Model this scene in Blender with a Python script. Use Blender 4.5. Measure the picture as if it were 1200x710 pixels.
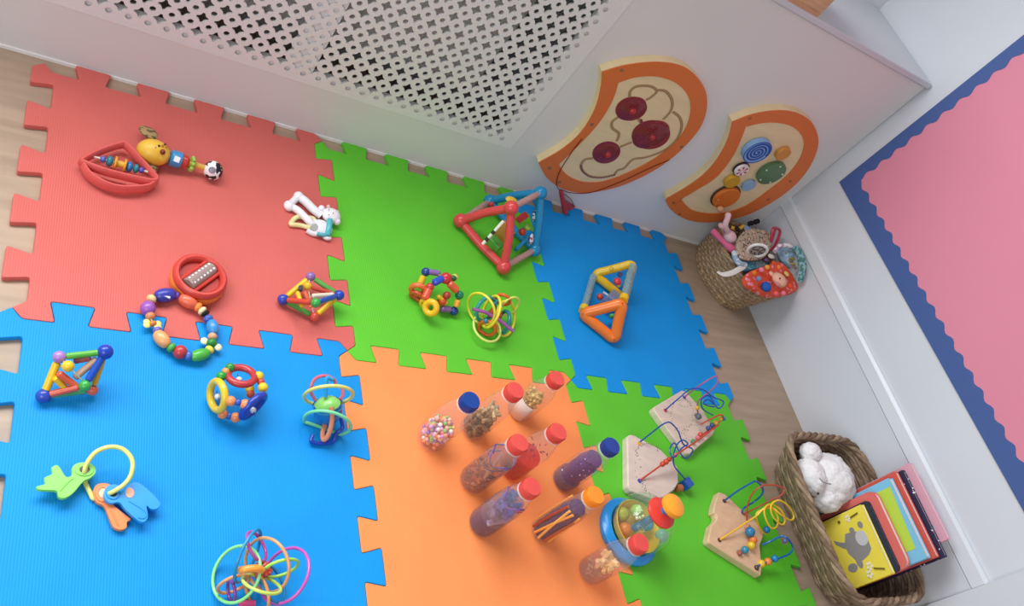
import bpy, bmesh, math, random
import numpy as np
from mathutils import Vector, Matrix, noise

for o in list(bpy.data.objects): bpy.data.objects.remove(o)
S = bpy.context.scene
C = S.collection
random.seed(5)
PI = math.pi

# ------------------------------------------------------------------ camera, light, exposure
CAM = np.array([-0.09723, -1.48151, 1.33037]); FPX = 962.467
RM = np.array([[0.81086073, -0.20944522, 0.54647743],
               [0.15397324, -0.82452354, -0.54447514],
               [0.56462122, 0.52563641, -0.63632479]])      # rows: right, down, forward
cam = bpy.data.cameras.new('camera'); cam.sensor_width = 36; cam.lens = 36*FPX/1200; cam.clip_start = .02
co = bpy.data.objects.new('camera', cam); C.objects.link(co)
m = Matrix.Identity(4)
for i in range(3):
    m[i][0] = RM[0][i]; m[i][1] = -RM[1][i]; m[i][2] = -RM[2][i]; m[i][3] = CAM[i]
co.matrix_world = m; S.camera = co

w = bpy.data.worlds.new('world'); S.world = w; w.use_nodes = True
bg = w.node_tree.nodes['Background']; bg.inputs[0].default_value = (.93, .96, 1, 1); bg.inputs[1].default_value = .29
def area(name, loc, target, sx, sy, power, col=(1, 1, 1)):
    l = bpy.data.lights.new(name, 'AREA'); l.shape = 'RECTANGLE'; l.size = sx; l.size_y = sy; l.energy = power; l.color = col
    o = bpy.data.objects.new(name, l); C.objects.link(o); o.location = loc
    o.rotation_euler = (Vector(target)-Vector(loc)).to_track_quat('-Z', 'Y').to_euler(); return o
area('window_daylight', (-.45, .27, 1.56), (-.15, -1.3, .1), 2.4, 1.2, 92, (.97, .98, 1))
area('room_window_daylight', (-1.5, -2.7, 1.9), (.7, -1.0, .1), 2.2, 1.5, 46, (.93, .97, 1))
S.view_settings.view_transform = 'Standard'; S.view_settings.look = 'None'
S.view_settings.gamma = 1; S.view_settings.use_curve_mapping = False; S.view_settings.exposure = 0.02

# ------------------------------------------------------------------ pixels of the 1200x710 photograph to directions
def ray(px, py):
    return RM.T @ np.array([(px-600)/FPX, (py-355)/FPX, 1.])
def on(px, py, ax, val):
    d = ray(px, py); return Vector(CAM + d*((val-CAM[ax])/d[ax]))
def G(px, py, z): return on(px, py, 2, z)
def B(px, py, y): return on(px, py, 1, y)
def Wl(px, py, x): return on(px, py, 0, x)
def proj(X):
    q = RM @ (np.array(X)-CAM); return 600+FPX*q[0]/q[2], 355+FPX*q[1]/q[2]
def Z(x0, y0, s): return lambda x, y: (x0+x/s, y0+y/s)
def loop3(cx, cy, a, b, ang, z, sign=1, n=40, zmin=None):
    """ring of which the picture shows an ellipse: semi-axes a > b in pixels, major axis at ang degrees"""
    c = G(cx, cy, z); f = Vector(ray(cx, cy)).normalized()
    r = Vector(RM[0]); r = (r - f*r.dot(f)).normalized(); d = f.cross(r)
    if d.dot(Vector(RM[1])) < 0: d = -d
    dist = (c-Vector(CAM)).length; k = dist/FPX*f.dot(Vector(RM[2]))
    an = math.radians(ang); U = r*math.cos(an)+d*math.sin(an); Vm = -r*math.sin(an)+d*math.cos(an)
    q = min(1, b/a); V = Vm*q + f*sign*math.sqrt(1-q*q)
    P = [c + (U*math.cos(t)+V*math.sin(t))*a*k for t in [2*PI*i/n for i in range(n)]]
    if zmin is not None:
        for p in P: p.z = max(p.z, zmin)
    return P, c, U.cross(V).normalized(), a*k

# ------------------------------------------------------------------ materials
def lin(h):
    h = h.lstrip('#'); v = [int(h[i:i+2], 16)/255 for i in (0, 2, 4)]
    return tuple(x/12.92 if x <= .04045 else ((x+.055)/1.055)**2.4 for x in v)+(1,)
MATS = {}
def base(name, col, rough=.5, spec=.5):
    mt = bpy.data.materials.new(name); mt.use_nodes = True
    b = mt.node_tree.nodes['Principled BSDF']; b.inputs['Base Color'].default_value = lin(col)
    b.inputs['Roughness'].default_value = rough; b.inputs['Specular IOR Level'].default_value = spec
    return mt, b, mt.node_tree.nodes, mt.node_tree.links
def noisy(mt, b, N, L, col, scale, amt, bump=0, detail=3, stretch=None, dist=.002):
    tc = N.new('ShaderNodeTexCoord'); n = N.new('ShaderNodeTexNoise'); n.inputs['Scale'].default_value = scale; n.inputs['Detail'].default_value = detail
    if stretch:
        mp = N.new('ShaderNodeMapping'); mp.inputs['Scale'].default_value = stretch; L.new(tc.outputs['Object'], mp.inputs[0]); L.new(mp.outputs[0], n.inputs[0])
    else: L.new(tc.outputs['Object'], n.inputs[0])
    if amt:
        r = N.new('ShaderNodeValToRGB'); c = lin(col)
        r.color_ramp.elements[0].position = .3; r.color_ramp.elements[1].position = .7
        r.color_ramp.elements[0].color = tuple(x*(1-amt) for x in c[:3])+(1,); r.color_ramp.elements[1].color = tuple(min(1, x*(1+amt)) for x in c[:3])+(1,)
        L.new(n.outputs[0], r.inputs[0]); L.new(r.outputs[0], b.inputs['Base Color'])
    if bump:
        bp = N.new('ShaderNodeBump'); bp.inputs['Strength'].default_value = bump; bp.inputs['Distance'].default_value = dist
        L.new(n.outputs[0], bp.inputs['Height']); L.new(bp.outputs[0], b.inputs['Normal'])
def plastic(col, rough=.28):
    k = ('p', col, rough)
    if k not in MATS:
        mt, b, N, L = base('plastic '+col, col, rough); noisy(mt, b, N, L, col, 35, .05); MATS[k] = mt
    return MATS[k]
def paint(col, rough=.55):
    k = ('w', col, rough)
    if k not in MATS:
        mt, b, N, L = base('paint '+col, col, rough, .35); noisy(mt, b, N, L, col, 3, .02, .05, 4); MATS[k] = mt
    return MATS[k]
def foam(col):
    k = ('f', col)
    if k not in MATS:
        mt, b, N, L = base('foam '+col, col, .62, .3)
        noisy(mt, b, N, L, col, 9, .035)
        tc = N.new('ShaderNodeTexCoord'); wv = N.new('ShaderNodeTexWave'); wv.inputs['Scale'].default_value = 75; wv.inputs['Distortion'].default_value = .4
        L.new(tc.outputs['Object'], wv.inputs[0])
        bp = N.new('ShaderNodeBump'); bp.inputs['Strength'].default_value = .22; bp.inputs['Distance'].default_value = .001
        L.new(wv.outputs[1], bp.inputs['Height']); L.new(bp.outputs[0], b.inputs['Normal']); MATS[k] = mt
    return MATS[k]
def wood(col, scale=14, stretch=(1, 8, 8), rough=.45, amt=.16):
    k = ('wd', col, scale, stretch)
    if k not in MATS:
        mt, b, N, L = base('wood '+col, col, rough, .4); noisy(mt, b, N, L, col, scale, amt, .08, 5, stretch); MATS[k] = mt
    return MATS[k]
def cloth(col, scale=250, amt=.12, bump=.5):
    k = ('c', col, scale)
    if k not in MATS:
        mt, b, N, L = base('cloth '+col, col, .9, .15); noisy(mt, b, N, L, col, scale, amt, bump); MATS[k] = mt
    return MATS[k]
def patches(c1, c2, scale, thr=.5, rough=.6, c3=None):
    k = ('pt', c1, c2, scale, thr, c3)
    if k not in MATS:
        mt, b, N, L = base('printed '+c1, c1, rough)
        tc = N.new('ShaderNodeTexCoord'); v = N.new('ShaderNodeTexNoise'); v.inputs['Scale'].default_value = scale; v.inputs['Detail'].default_value = 1
        L.new(tc.outputs['Object'], v.inputs[0]); r = N.new('ShaderNodeValToRGB'); r.color_ramp.interpolation = 'CONSTANT'
        r.color_ramp.elements[0].color = lin(c1); r.color_ramp.elements[1].position = thr; r.color_ramp.elements[1].color = lin(c2)
        if c3: e = r.color_ramp.elements.new(thr+.08); e.color = lin(c3)
        L.new(v.outputs[0], r.inputs[0]); L.new(r.outputs[0], b.inputs['Base Color']); MATS[k] = mt
    return MATS[k]
def dots(c1, c2, scale, thr=.3, rough=.7):
    k = ('d', c1, c2, scale, thr)
    if k not in MATS:
        mt, b, N, L = base('dotted '+c1, c1, rough)
        tc = N.new('ShaderNodeTexCoord'); v = N.new('ShaderNodeTexVoronoi'); v.inputs['Scale'].default_value = scale
        L.new(tc.outputs['Object'], v.inputs[0]); r = N.new('ShaderNodeValToRGB'); r.color_ramp.interpolation = 'CONSTANT'
        r.color_ramp.elements[0].color = lin(c2); r.color_ramp.elements[1].position = thr; r.color_ramp.elements[1].color = lin(c1)
        L.new(v.outputs['Distance'], r.inputs[0]); L.new(r.outputs[0], b.inputs['Base Color']); MATS[k] = mt
    return MATS[k]
def multi(cols, scale, rough=.4):
    """each bit of a heap in one of several colours"""
    k = ('m', tuple(cols), scale)
    if k not in MATS:
        mt, b, N, L = base('assorted '+cols[0], cols[0], rough)
        g = N.new('ShaderNodeNewGeometry'); r = N.new('ShaderNodeValToRGB'); r.color_ramp.interpolation = 'CONSTANT'
        while len(r.color_ramp.elements) < len(cols): r.color_ramp.elements.new(.5)
        for i, c in enumerate(cols): r.color_ramp.elements[i].position = i/len(cols); r.color_ramp.elements[i].color = lin(c)
        L.new(g.outputs['Random Per Island'], r.inputs[0]); L.new(r.outputs[0], b.inputs['Base Color']); MATS[k] = mt
    return MATS[k]
def clear(col='#ffffff', body=.06, rough=.06, gloss=1.0):
    k = ('cl', col, body, rough)
    if k not in MATS:
        mt = bpy.data.materials.new('clear plastic '+col); mt.use_nodes = True; N = mt.node_tree.nodes; L = mt.node_tree.links; N.clear()
        out = N.new('ShaderNodeOutputMaterial'); t = N.new('ShaderNodeBsdfTransparent'); t.inputs[0].default_value = lin(col)
        d = N.new('ShaderNodeBsdfDiffuse'); d.inputs[0].default_value = lin(col)
        g = N.new('ShaderNodeBsdfGlossy'); g.inputs['Roughness'].default_value = rough
        nz = N.new('ShaderNodeTexNoise'); nz.inputs['Scale'].default_value = 30; mr = N.new('ShaderNodeMath'); mr.operation = 'MULTIPLY'; mr.inputs[1].default_value = body*2
        L.new(nz.outputs[0], mr.inputs[0])
        m1 = N.new('ShaderNodeMixShader'); L.new(mr.outputs[0], m1.inputs[0]); L.new(t.outputs[0], m1.inputs[1]); L.new(d.outputs[0], m1.inputs[2])
        fr = N.new('ShaderNodeFresnel'); fr.inputs[0].default_value = 1.42
        m2 = N.new('ShaderNodeMixShader'); ge = N.new('ShaderNodeNewGeometry'); iv = N.new('ShaderNodeMath'); iv.operation = 'SUBTRACT'; iv.inputs[0].default_value = 1; L.new(ge.outputs['Backfacing'], iv.inputs[1])
        ml = N.new('ShaderNodeMath'); ml.operation = 'MULTIPLY'; L.new(fr.outputs[0], ml.inputs[0]); L.new(iv.outputs[0], ml.inputs[1]); L.new(ml.outputs[0], m2.inputs[0]); L.new(m1.outputs[0], m2.inputs[1]); L.new(g.outputs[0], m2.inputs[2])
        L.new(m2.outputs[0], out.inputs[0]); MATS[k] = mt
    return MATS[k]

# ------------------------------------------------------------------ mesh building
def spline(P, n=6, closed=False):
    P = [Vector(p) for p in P]; out = []; N = len(P); rng = N if closed else N-1
    for i in range(rng):
        if closed: a, b, c, d = P[(i-1) % N], P[i], P[(i+1) % N], P[(i+2) % N]
        else: a, b, c, d = P[max(i-1, 0)], P[i], P[i+1], P[min(i+2, N-1)]
        for k in range(n):
            t = k/n
            out.append(.5*((2*b)+(c-a)*t+(2*a-5*b+4*c-d)*t*t+(3*b-a-3*c+d)*t**3))
    if not closed: out.append(P[-1])
    return out
def frame_of(axis):
    ax = Vector(axis).normalized(); h = Vector((0, 0, 1)) if abs(ax.z) < .9 else Vector((1, 0, 0))
    u = ax.cross(h).normalized(); return ax, u, ax.cross(u)
class MB:
    def __init__(s): s.v = []; s.f = []
    def add(s, V, F):
        k = len(s.v); s.v += [Vector(x) for x in V]; s.f += [[i+k for i in f] for f in F]; return s
    def box(s, c, d, rz=0, M=None):
        R = M or Matrix.Rotation(rz, 3, 'Z'); c = Vector(c)
        V = [c + R @ Vector((x*d[0]/2, y*d[1]/2, z*d[2]/2)) for x in (-1, 1) for y in (-1, 1) for z in (-1, 1)]
        return s.add(V, [(0, 1, 3, 2), (4, 6, 7, 5), (0, 4, 5, 1), (2, 3, 7, 6), (0, 2, 6, 4), (1, 5, 7, 3)])
    def span(s, a, b):
        a, b = Vector(a), Vector(b); return s.box((a+b)/2, b-a)
    def sphere(s, c, r, sc=(1, 1, 1), axis=None, nu=14, nv=8):
        c = Vector(c)
        if axis is not None: ax, u, v = frame_of(axis)
        else: ax, u, v = Vector((0, 0, 1)), Vector((1, 0, 0)), Vector((0, 1, 0))
        prof = [(math.sin(PI*i/nv)*r, -math.cos(PI*i/nv)*r) for i in range(1, nv)]
        V = [c - ax*r*sc[2]]
        for (q, h) in prof:
            for k in range(nu):
                t = 2*PI*k/nu; V.append(c + u*q*math.cos(t)*sc[0] + v*q*math.sin(t)*sc[1] + ax*h*sc[2])
        V.append(c + ax*r*sc[2]); F = []
        for k in range(nu):
            F.append((0, 1+(k+1) % nu, 1+k)); e = len(V)-1; b = 1+(nv-2)*nu; F.append((e, b+k, b+(k+1) % nu))
        for i in range(nv-2):
            for k in range(nu):
                a = 1+i*nu+k; b = 1+i*nu+(k+1) % nu; F.append((a, b, b+nu, a+nu))
        return s.add(V, F)
    def lathe(s, c, prof, axis=(0, 0, 1), n=20, cap=True):
        c = Vector(c); ax, u, v = frame_of(axis); V = []; F = []
        for (r, h) in prof:
            for k in range(n):
                t = 2*PI*k/n; V.append(c + ax*h + (u*math.cos(t)+v*math.sin(t))*r)
        for i in range(len(prof)-1):
            for k in range(n):
                a = i*n+k; b = i*n+(k+1) % n; F.append((a, b, b+n, a+n))
        if cap:
            if prof[0][0] > 1e-6: F.append(tuple(range(n-1, -1, -1)))
            if prof[-1][0] > 1e-6: F.append(tuple(range((len(prof)-1)*n, len(prof)*n)))
        return s.add(V, F)
    def cyl(s, a, b, r, n=12, r2=None, bev=0):
        a, b = Vector(a), Vector(b); h = (b-a).length; r2 = r if r2 is None else r2
        pr = [(r, 0), (r2, h)] if not bev else [(r-bev, 0), (r, bev), (r2, h-bev), (r2-bev, h)]
        return s.lathe(a, pr, b-a, n)
    def tube(s, P, r, n=8, closed=False, up=None, rb=None):
        P = [Vector(p) for p in P]; N = len(P); V = []; F = []; pu = None
        for i in range(N):
            t = (P[(i+1) % N]-P[i-1]) if closed else (P[min(i+1, N-1)]-P[max(i-1, 0)])
            t = t.normalized() if t.length > 1e-9 else Vector((1, 0, 0))
            if up is not None:
                u = t.cross(Vector(up)).normalized(); v = u.cross(t).normalized()
            else:
                if pu is None: _, u, v = frame_of(t)
                else:
                    u = (pu - t*pu.dot(t)).normalized(); v = t.cross(u)
                pu = u
            rr = r[i] if isinstance(r, (list, tuple)) else r
            r2 = rr if rb is None else rb
            for k in range(n):
                a = 2*PI*k/n; V.append(P[i] + u*rr*math.cos(a) + v*r2*math.sin(a))
        for i in range(N if closed else N-1):
            j = (i+1) % N; off = 0
            if closed and i == N-1 and up is None:   # align the seam
                best = min(range(n), key=lambda q: (V[(N-1)*n]-V[q]).length); off = best
            for k in range(n):
                F.append((i*n+k, i*n+(k+1) % n, j*n+(k+1+off) % n, j*n+(k+off) % n))
        if not closed: F.append(tuple(range(n-1, -1, -1))); F.append(tuple(range((N-1)*n, N*n)))
        return s.add(V, F)
    def prism(s, P, d):
        """flat outline P extruded by the vector d"""
        P = [Vector(p) for p in P]; n = len(P); d = Vector(d)
        V = P+[p+d for p in P]
        F = [tuple(range(n-1, -1, -1)), tuple(range(n, 2*n))]+[(i, (i+1) % n, n+(i+1) % n, n+i) for i in range(n)]
        return s.add(V, F)
    def ring_prism(s, P, Q, d):
        """band between two outlines with the same number of points, extruded by d"""
        n = len(P); d = Vector(d); P = [Vector(p) for p in P]; Q = [Vector(p) for p in Q]
        V = P+Q+[p+d for p in P]+[p+d for p in Q]; F = []
        for i in range(n):
            j = (i+1) % n
            F += [(i, j, n+j, n+i), (2*n+i, 3*n+i, 3*n+j, 2*n+j), (i, 2*n+i, 2*n+j, j), (n+i, n+j, 3*n+j, 3*n+i)]
        return s.add(V, F)
    def build(s, name, mat, parent=None, bevel=0, smooth=True, sub=0, kind=None, label=None, ang=38, fix=True):
        off = OFF.get(parent.name, Vector()) if parent else Vector()
        loc = Vector()
        if parent is None and s.v:
            lo = Vector([min(v[i] for v in s.v) for i in range(3)]); hi = Vector([max(v[i] for v in s.v) for i in range(3)])
            loc = Vector(((lo.x+hi.x)/2, (lo.y+hi.y)/2, lo.z))
        me = bpy.data.meshes.new(name)
        me.from_pydata([tuple(v-off-loc) for v in s.v], [], s.f); me.update()
        if fix:
            bm = bmesh.new(); bm.from_mesh(me); bmesh.ops.recalc_face_normals(bm, faces=bm.faces); bm.to_mesh(me); bm.free()
        if smooth:
            me.polygons.foreach_set('use_smooth', [True]*len(me.polygons)); me.set_sharp_from_angle(angle=math.radians(ang))
        me.materials.append(mat)
        o = bpy.data.objects.new(name, me); C.objects.link(o); o.location = loc
        if parent: o.parent = parent
        OFF[o.name] = off+loc
        if bevel:
            b = o.modifiers.new('bevel', 'BEVEL'); b.width = bevel; b.segments = 2; b.limit_method = 'ANGLE'; b.angle_limit = math.radians(40)
        if sub: b = o.modifiers.new('smooth', 'SUBSURF'); b.levels = sub; b.render_levels = sub
        if kind: o['kind'] = kind
        if label: o['label'] = label
        return o
OFF = {}
def tag(o, label, cat, group=None):
    o['label'] = label; o['category'] = cat
    if group: o['group'] = group
    return o
def thing(name, label, cat, loc, group=None):
    o = bpy.data.objects.new(name, None); C.objects.link(o); o.location = loc; o.empty_display_size = .02; OFF[o.name] = Vector(loc)
    return tag(o, label, cat, group)
def struct(name, mb, mat, **k): return mb.build(name, mat, kind='structure', **k)
def ball(name, c, r, mat, parent, **k): return MB().sphere(c, r, **k).build(name, mat, parent)
def oval(name, c, axis, length, r, mat, parent, flat=None):
    """bead with a hole axis"""
    h = length/2; pr = [(r*.35, -h), (r*.72, -h*.82), (r*.94, -h*.4), (r, 0), (r*.94, h*.4), (r*.72, h*.82), (r*.35, h)]
    return MB().lathe(c, pr, axis, 14).build(name, mat, parent)
def circle(c, u, v, r, n=28): return [Vector(c)+Vector(u)*r*math.cos(2*PI*i/n)+Vector(v)*r*math.sin(2*PI*i/n) for i in range(n)]
def round_open(P, r, n=3):
    """round the inner corners of an open 2-D polyline"""
    out = [P[0]]
    for i in range(1, len(P)-1):
        a, b, c = P[i-1], P[i], P[i+1]
        d1 = (a-b); d2 = (c-b); q = min(r, d1.length*.45, d2.length*.45)
        s, e = b+d1.normalized()*q, b+d2.normalized()*q
        for k in range(n+1):
            t = k/n; out.append(s*(1-t)**2+b*2*t*(1-t)+e*t*t)
    out.append(P[-1]); return out

# ------------------------------------------------------------------ the setting
YB = .0254; XR = 2.1096; ZT = .012; ZS = .832
white = paint('#dedcdd'); white2 = paint('#cfd2d8', .4)
struct('floor', MB().span((-3, -4.2, -.04), (2.4, .5, 0)), wood('#ad9680', 5, (1, 9, 1), .5, .12))
struct('wall_right', MB().span((XR+.004, -4.2, .0), (2.4, .6, 2.5)), white2)
mb = MB(); mb.span((-3, .36, 0), (2.2, .46, ZS+.06)); mb.span((1.25, .36, ZS+.05), (2.2, .46, 2.5)); mb.span((-3, .36, 2.35), (1.26, .46, 2.5)); mb.span((-3, .36, ZS+.05), (-2.3, .46, 2.4))
struct('wall_back', mb, white)
struct('window_1', MB().span((-2.3, .40, ZS+.06), (1.25, .408, 2.35)), clear('#f4fbff', .02))
wf = struct('trim_2', MB().span((-2.3, .38, ZS+.06), (1.25, .43, ZS+.11)).span((-2.3, .38, 2.3), (1.25, .43, 2.35)).span((-.55, .38, ZS+.1), (-.49, .43, 2.31)), white2, smooth=False)
struct('trim_1', MB().span((-1.6, YB-.003, 0), (XR, YB+.004, .0075)), paint('#f2f0ee', .35), smooth=False)
# skirting along the right wall, a moulded strip on top of it
struct('baseboard_right', MB().span((XR-.001, -1.232, 0), (XR+.02, YB, .262)), white2, bevel=.002, smooth=False)
mb = MB()
mb.prism([(XR+.02, YB, .262), (XR-.006, YB, .262), (XR-.009, YB, .266), (XR-.009, YB, .30), (XR-.004, YB, .309), (XR+.02, YB, .313)], (0, -1.2575, 0))
mb.prism([(XR+.02, YB, .2565), (XR-.004, YB, .2565), (XR-.004, YB, .2605), (XR+.02, YB, .2605)], (0, -1.2575, 0))
struct('trim_3', mb, paint('#d6d9de', .3), smooth=False)
struct('wall_end', MB().span((XR-.012, -4.2, 0), (XR+.01, -1.233, .44)), white2)

# ------------------------------------------------------------------ radiator cover with its fretwork sheet
rc = thing('radiator_cover', 'long white boxed radiator cover with a fretwork grille along the wall', 'radiator cover', (.4, YB, 0))
gx0, gx1, gz0, gz1 = -.745, 1.072, .1585, .745
mb = MB(); T = .016
mb.ring_prism([(-1.6, YB, 0), (XR, YB, 0), (XR, YB, ZS-.018), (-1.6, YB, ZS-.018)], [(-.70, YB, .1808), (1.0312, YB, .1808), (1.0312, YB, .725), (-.70, YB, .725)], (0, T, 0))
mb.build('front_panel', paint('#e0dedd'), rc, smooth=False)
MB().span((-1.6, YB-.012, ZS-.018), (XR, .36, ZS)).build('top_shelf', white2, rc, bevel=.004)
for xb_ in (.446, -.30): MB().span((xb_, YB+.0005, .1808), (xb_+.062, YB+.016, .725)).build('batten', white, rc, smooth=False)
mb = MB(); e = .012
for a, b in (((gx0-e, 0, gz0-e), (gx1+e, 0, gz0)), ((gx0-e, 0, gz1), (gx1+e, 0, gz1+e)), ((gx0-e, 0, gz0), (gx0, 0, gz1)), ((gx1, 0, gz0), (gx1+e, 0, gz1))):
    mb.span((a[0], YB-.0045, a[2]), (b[0], YB, b[2]))
mb.build('grille_edging', paint('#e6e5e5', .4), rc, bevel=.001, smooth=False)
# fretwork: round holes on a square lattice, concave four-pointed stars between them
p = .0367; nx, nz = 49, 16; x0 = 1.0385-(nx-1)*p; z0 = .1735
mb = MB(); yf, yk = YB-.0045, YB-.0003
star = []
for q in range(4):
    a = q*PI/2
    cs, sn = math.cos(a), math.sin(a)
    for (r_, t_) in ((.345, -.055), (.345, .055), (.215, .115), (.155, .155), (.115, .215)):
        star.append(((r_*cs-t_*sn)*p, (r_*sn+t_*cs)*p))
NS = len(star)  # 20
rh = .178*p
def cell(cx, cz, xl, xr, zl, zr):
    """front face of one cell with its star, corner quarter-holes, walls of the star"""
    V = []; F = []
    # outer boundary, 20 points matched to the star: each corner quarter hole cut off
    out = []
    for q in range(4):
        a = q*PI/2; cs, sn = math.cos(a), math.sin(a)
        h = p/2
        o5 = [(h, -rh*1.6), (h, rh*1.6)]
        arc = []
        for t in (0, .5, 1):     # quarter hole at corner (h,h): from (h, h-rh) to (h-rh, h)
            th = -PI/2 - t*PI/2
            arc.append((h+rh*math.cos(th), h+rh*math.sin(th)))
        for (x, y) in o5+arc: out.append((x*cs-y*sn, x*sn+y*cs))
    for (x, z) in out: V.append((cx+x, yf, cz+z))
    for (x, z) in star: V.append((cx+x, yf, cz+z))
    for (x, z) in star: V.append((cx+x, yk, cz+z))
    for (x, z) in out: V.append((cx+x, yk, cz+z))
    n = NS
    for i in range(n):
        j = (i+1) % n
        F.append((i, n+i, n+j, j)); F.append((n+i, 2*n+i, 2*n+j, n+j))
        if i % 5 in (2, 3): F.append((i, j, 3*n+j, 3*n+i))
    return V, F
for i in range(nx-1):
    for j in range(nz-1):
        V, F = cell(x0+(i+.5)*p, z0+(j+.5)*p, 0, 0, 0, 0); mb.add(V, F)
xa, xb, za, zb = x0, x0+(nx-1)*p, z0, z0+(nz-1)*p
def border(a0, a1, fixed, outer, horiz):
    n = int(round((a1-a0)/p))
    for k in range(n+1):
        c = a0+k*p; sg = 1 if outer > fixed else -1
        arc = [(c+rh*math.cos(t), fixed+sg*rh*math.sin(t)) for t in [PI*i/6 for i in range(7)]]   # right to left
        lo = c-p/2 if k > 0 else c-rh; hi = c+p/2 if k < n else c+rh
        pts = ([(hi, fixed)] if k < n else [])+arc+([(lo, fixed)] if k > 0 else [])+[(lo, outer), (hi, outer)]
        if not horiz: pts = [(b, a) for a, b in pts]
        mb.add([(x, yf+(0 if horiz else .00015), z) for x, z in pts], [tuple(range(len(pts)))])
border(xa, xb, za, gz0, True); border(xa, xb, zb, gz1, True)
border(za, zb, xa, gx0, False); border(za, zb, xb, gx1, False)
for (X0, X1, sx) in ((gx0, xa, -1), (xb, gx1, 1)):
    for (Z0, Z1) in ((gz0, za), (zb, gz1)):
        ix = xa-rh if sx < 0 else xb+rh; iz = za-rh if Z0 == gz0 else zb+rh
        zl, zh = (Z0, iz) if Z0 == gz0 else (iz, Z1)
        mb.add([(X0 if sx < 0 else ix, yf, zl), (ix if sx < 0 else X1, yf, zl), (ix if sx < 0 else X1, yf, zh), (X0 if sx < 0 else ix, yf, zh)], [(0, 1, 2, 3)])
mb.build('fretwork_sheet', paint('#e6e4e3', .5), rc, smooth=False, fix=False)

rd = thing('radiator', 'grey panel radiator seen through the fretwork holes of the cover', 'radiator', (.2, .15, .2))
mb = MB(); xs = np.linspace(-.75, .955, 52)
for k in range(51):
    mb.span((xs[k], .138 if k % 2 else .146, .205), (xs[k+1], .175, .72))
mb.build('panel', paint('#e6e2de', .5), rd, smooth=False)
MB().cyl((.93, .16, .0), (.93, .16, .22), .009).build('pipe', plastic('#9c9590'), rd)
MB().cyl((-.70, .16, .0), (-.70, .16, .22), .009).build('pipe', plastic('#9c9590'), rd)
bx = thing('wooden_box', 'pale tan wooden box standing on the white radiator shelf', 'box', (1.45, .12, ZS))
MB().span((1.30, YB-.008, ZS), (1.561, .17, ZS+.012)).build('bottom_board', wood('#c49a72'), bx)
MB().span((1.30, YB-.008, ZS+.012), (1.561, YB+.004, ZS+.15)).build('front_board', wood('#c9a27c'), bx, bevel=.001)
MB().span((1.30, .158, ZS+.012), (1.561, .17, ZS+.15)).build('back_board', wood('#c9a27c'), bx, bevel=.001)
MB().span((1.549, YB+.004, ZS+.012), (1.561, .158, ZS+.15)).build('side_board', wood('#b98d64'), bx)
MB().span((1.30, YB+.004, ZS+.012), (1.312, .158, ZS+.15)).build('side_board', wood('#b98d64'), bx)

# ------------------------------------------------------------------ pin board with scalloped border
pb = thing('notice_board', 'notice board backed in pink paper with a blue scalloped border', 'notice board', (XR, -.9, .47))
y1, y0b, zb0, zb1 = -.046, -2.3, .468, 1.62; xf = XR-.003
MB().span((xf, y0b, zb0), (XR+.004, y1, zb1)).build('pink_backing', paint('#d98599', .6), pb, smooth=False)
bw = .05; P = []; Q = []
inner = []; st = .0515
def scal(a, b):
    a, b = Vector(a), Vector(b); n = max(1, int(round((b-a).length/st))); d = (b-a)/n; per = Vector((0, -d.z, d.y)).normalized()
    out = []
    for k in range(n):
        for q in range(6):
            t = q/6; out.append(a+d*(k+t)+per*(.0105*(1-math.cos(2*PI*t))/2))
    return out
ci = [(0, y1-.044, zb0+.060), (0, y0b+.044, zb0+.060), (0, y0b+.044, zb1-.05), (0, y1-.044, zb1-.05)]
cor = [(0, y1, zb0), (0, y0b, zb0), (0, y0b, zb1), (0, y1, zb1)]
mb = MB()
for k in range(4):
    a, b = Vector(ci[k]), Vector(ci[(k+1) % 4]); pts = scal(a, b)+[b]
    A, Bv = Vector(cor[k]), Vector(cor[(k+1) % 4]); n = len(pts)
    outp = [A+(Bv-A)*(i/(n-1)) for i in range(n)]
    V = [(xf-.0012, q.y, q.z) for q in pts]+[(xf-.0012, q.y, q.z) for q in outp]+[(xf, q.y, q.z) for q in pts]
    F = []
    for i in range(n-1): F += [(i, i+1, n+i+1, n+i), (i, 2*n+i, 2*n+i+1, i+1)]
    mb.add(V, F)
mb.build('scalloped_border', paint('#435b93', .6), pb, smooth=False)

# ------------------------------------------------------------------ puzzle mats
P6 = .6; AMP = .0205; WD = .0048
def edge(kind, i, j):
    x, y = i*P6, -j*P6; pts = [Vector((0, 0))]
    for k in range(10):
        d = -AMP if k % 2 == 0 else AMP
        s = k*.1*P6-WD if k else .016; e_ = (k+1)*.1*P6+WD if k < 9 else P6-.016
        pts += [Vector((s, d)), Vector((e_, d))]
    pts.append(Vector((P6, 0))); pts = round_open(pts, .0045, 2)
    if kind == 'h': return [Vector((x+q.x, y+q.y)) for q in pts]
    return [Vector((x+q.y, y-q.x)) for q in pts]
def mat_tile(c, r, col, label):
    o = edge('v', c, r)[:-1]+edge('h', c, r+1)[:-1]+edge('v', c+1, r)[::-1][:-1]+edge('h', c, r)[::-1][:-1]
    # pull in by a hair so that the seam shows
    n = len(o); q = []
    for i in range(n):
        t = (o[(i+1) % n]-o[i-1]); t = t.normalized() if t.length > 1e-9 else Vector((1, 0)); q.append(o[i]+Vector((-t.y, t.x))*.0005)
    return tag(MB().prism([(a.x, a.y, .0004) for a in q], (0, 0, ZT-.0004)).build('foam_mat', foam(col), bevel=.0012, ang=30), label, 'foam mat', 'interlocking foam puzzle mats')
RED, GRN, BLU, ORG = '#d2675f', '#5fc430', '#0492e0', '#fa9354'
mat_tile(0, 0, RED, 'red foam puzzle mat under the rattles and the white teether')
mat_tile(1, 0, GRN, 'green foam puzzle mat along the radiator cover')
mat_tile(2, 0, BLU, 'blue foam puzzle mat under the orange and yellow prism toy')
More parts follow.
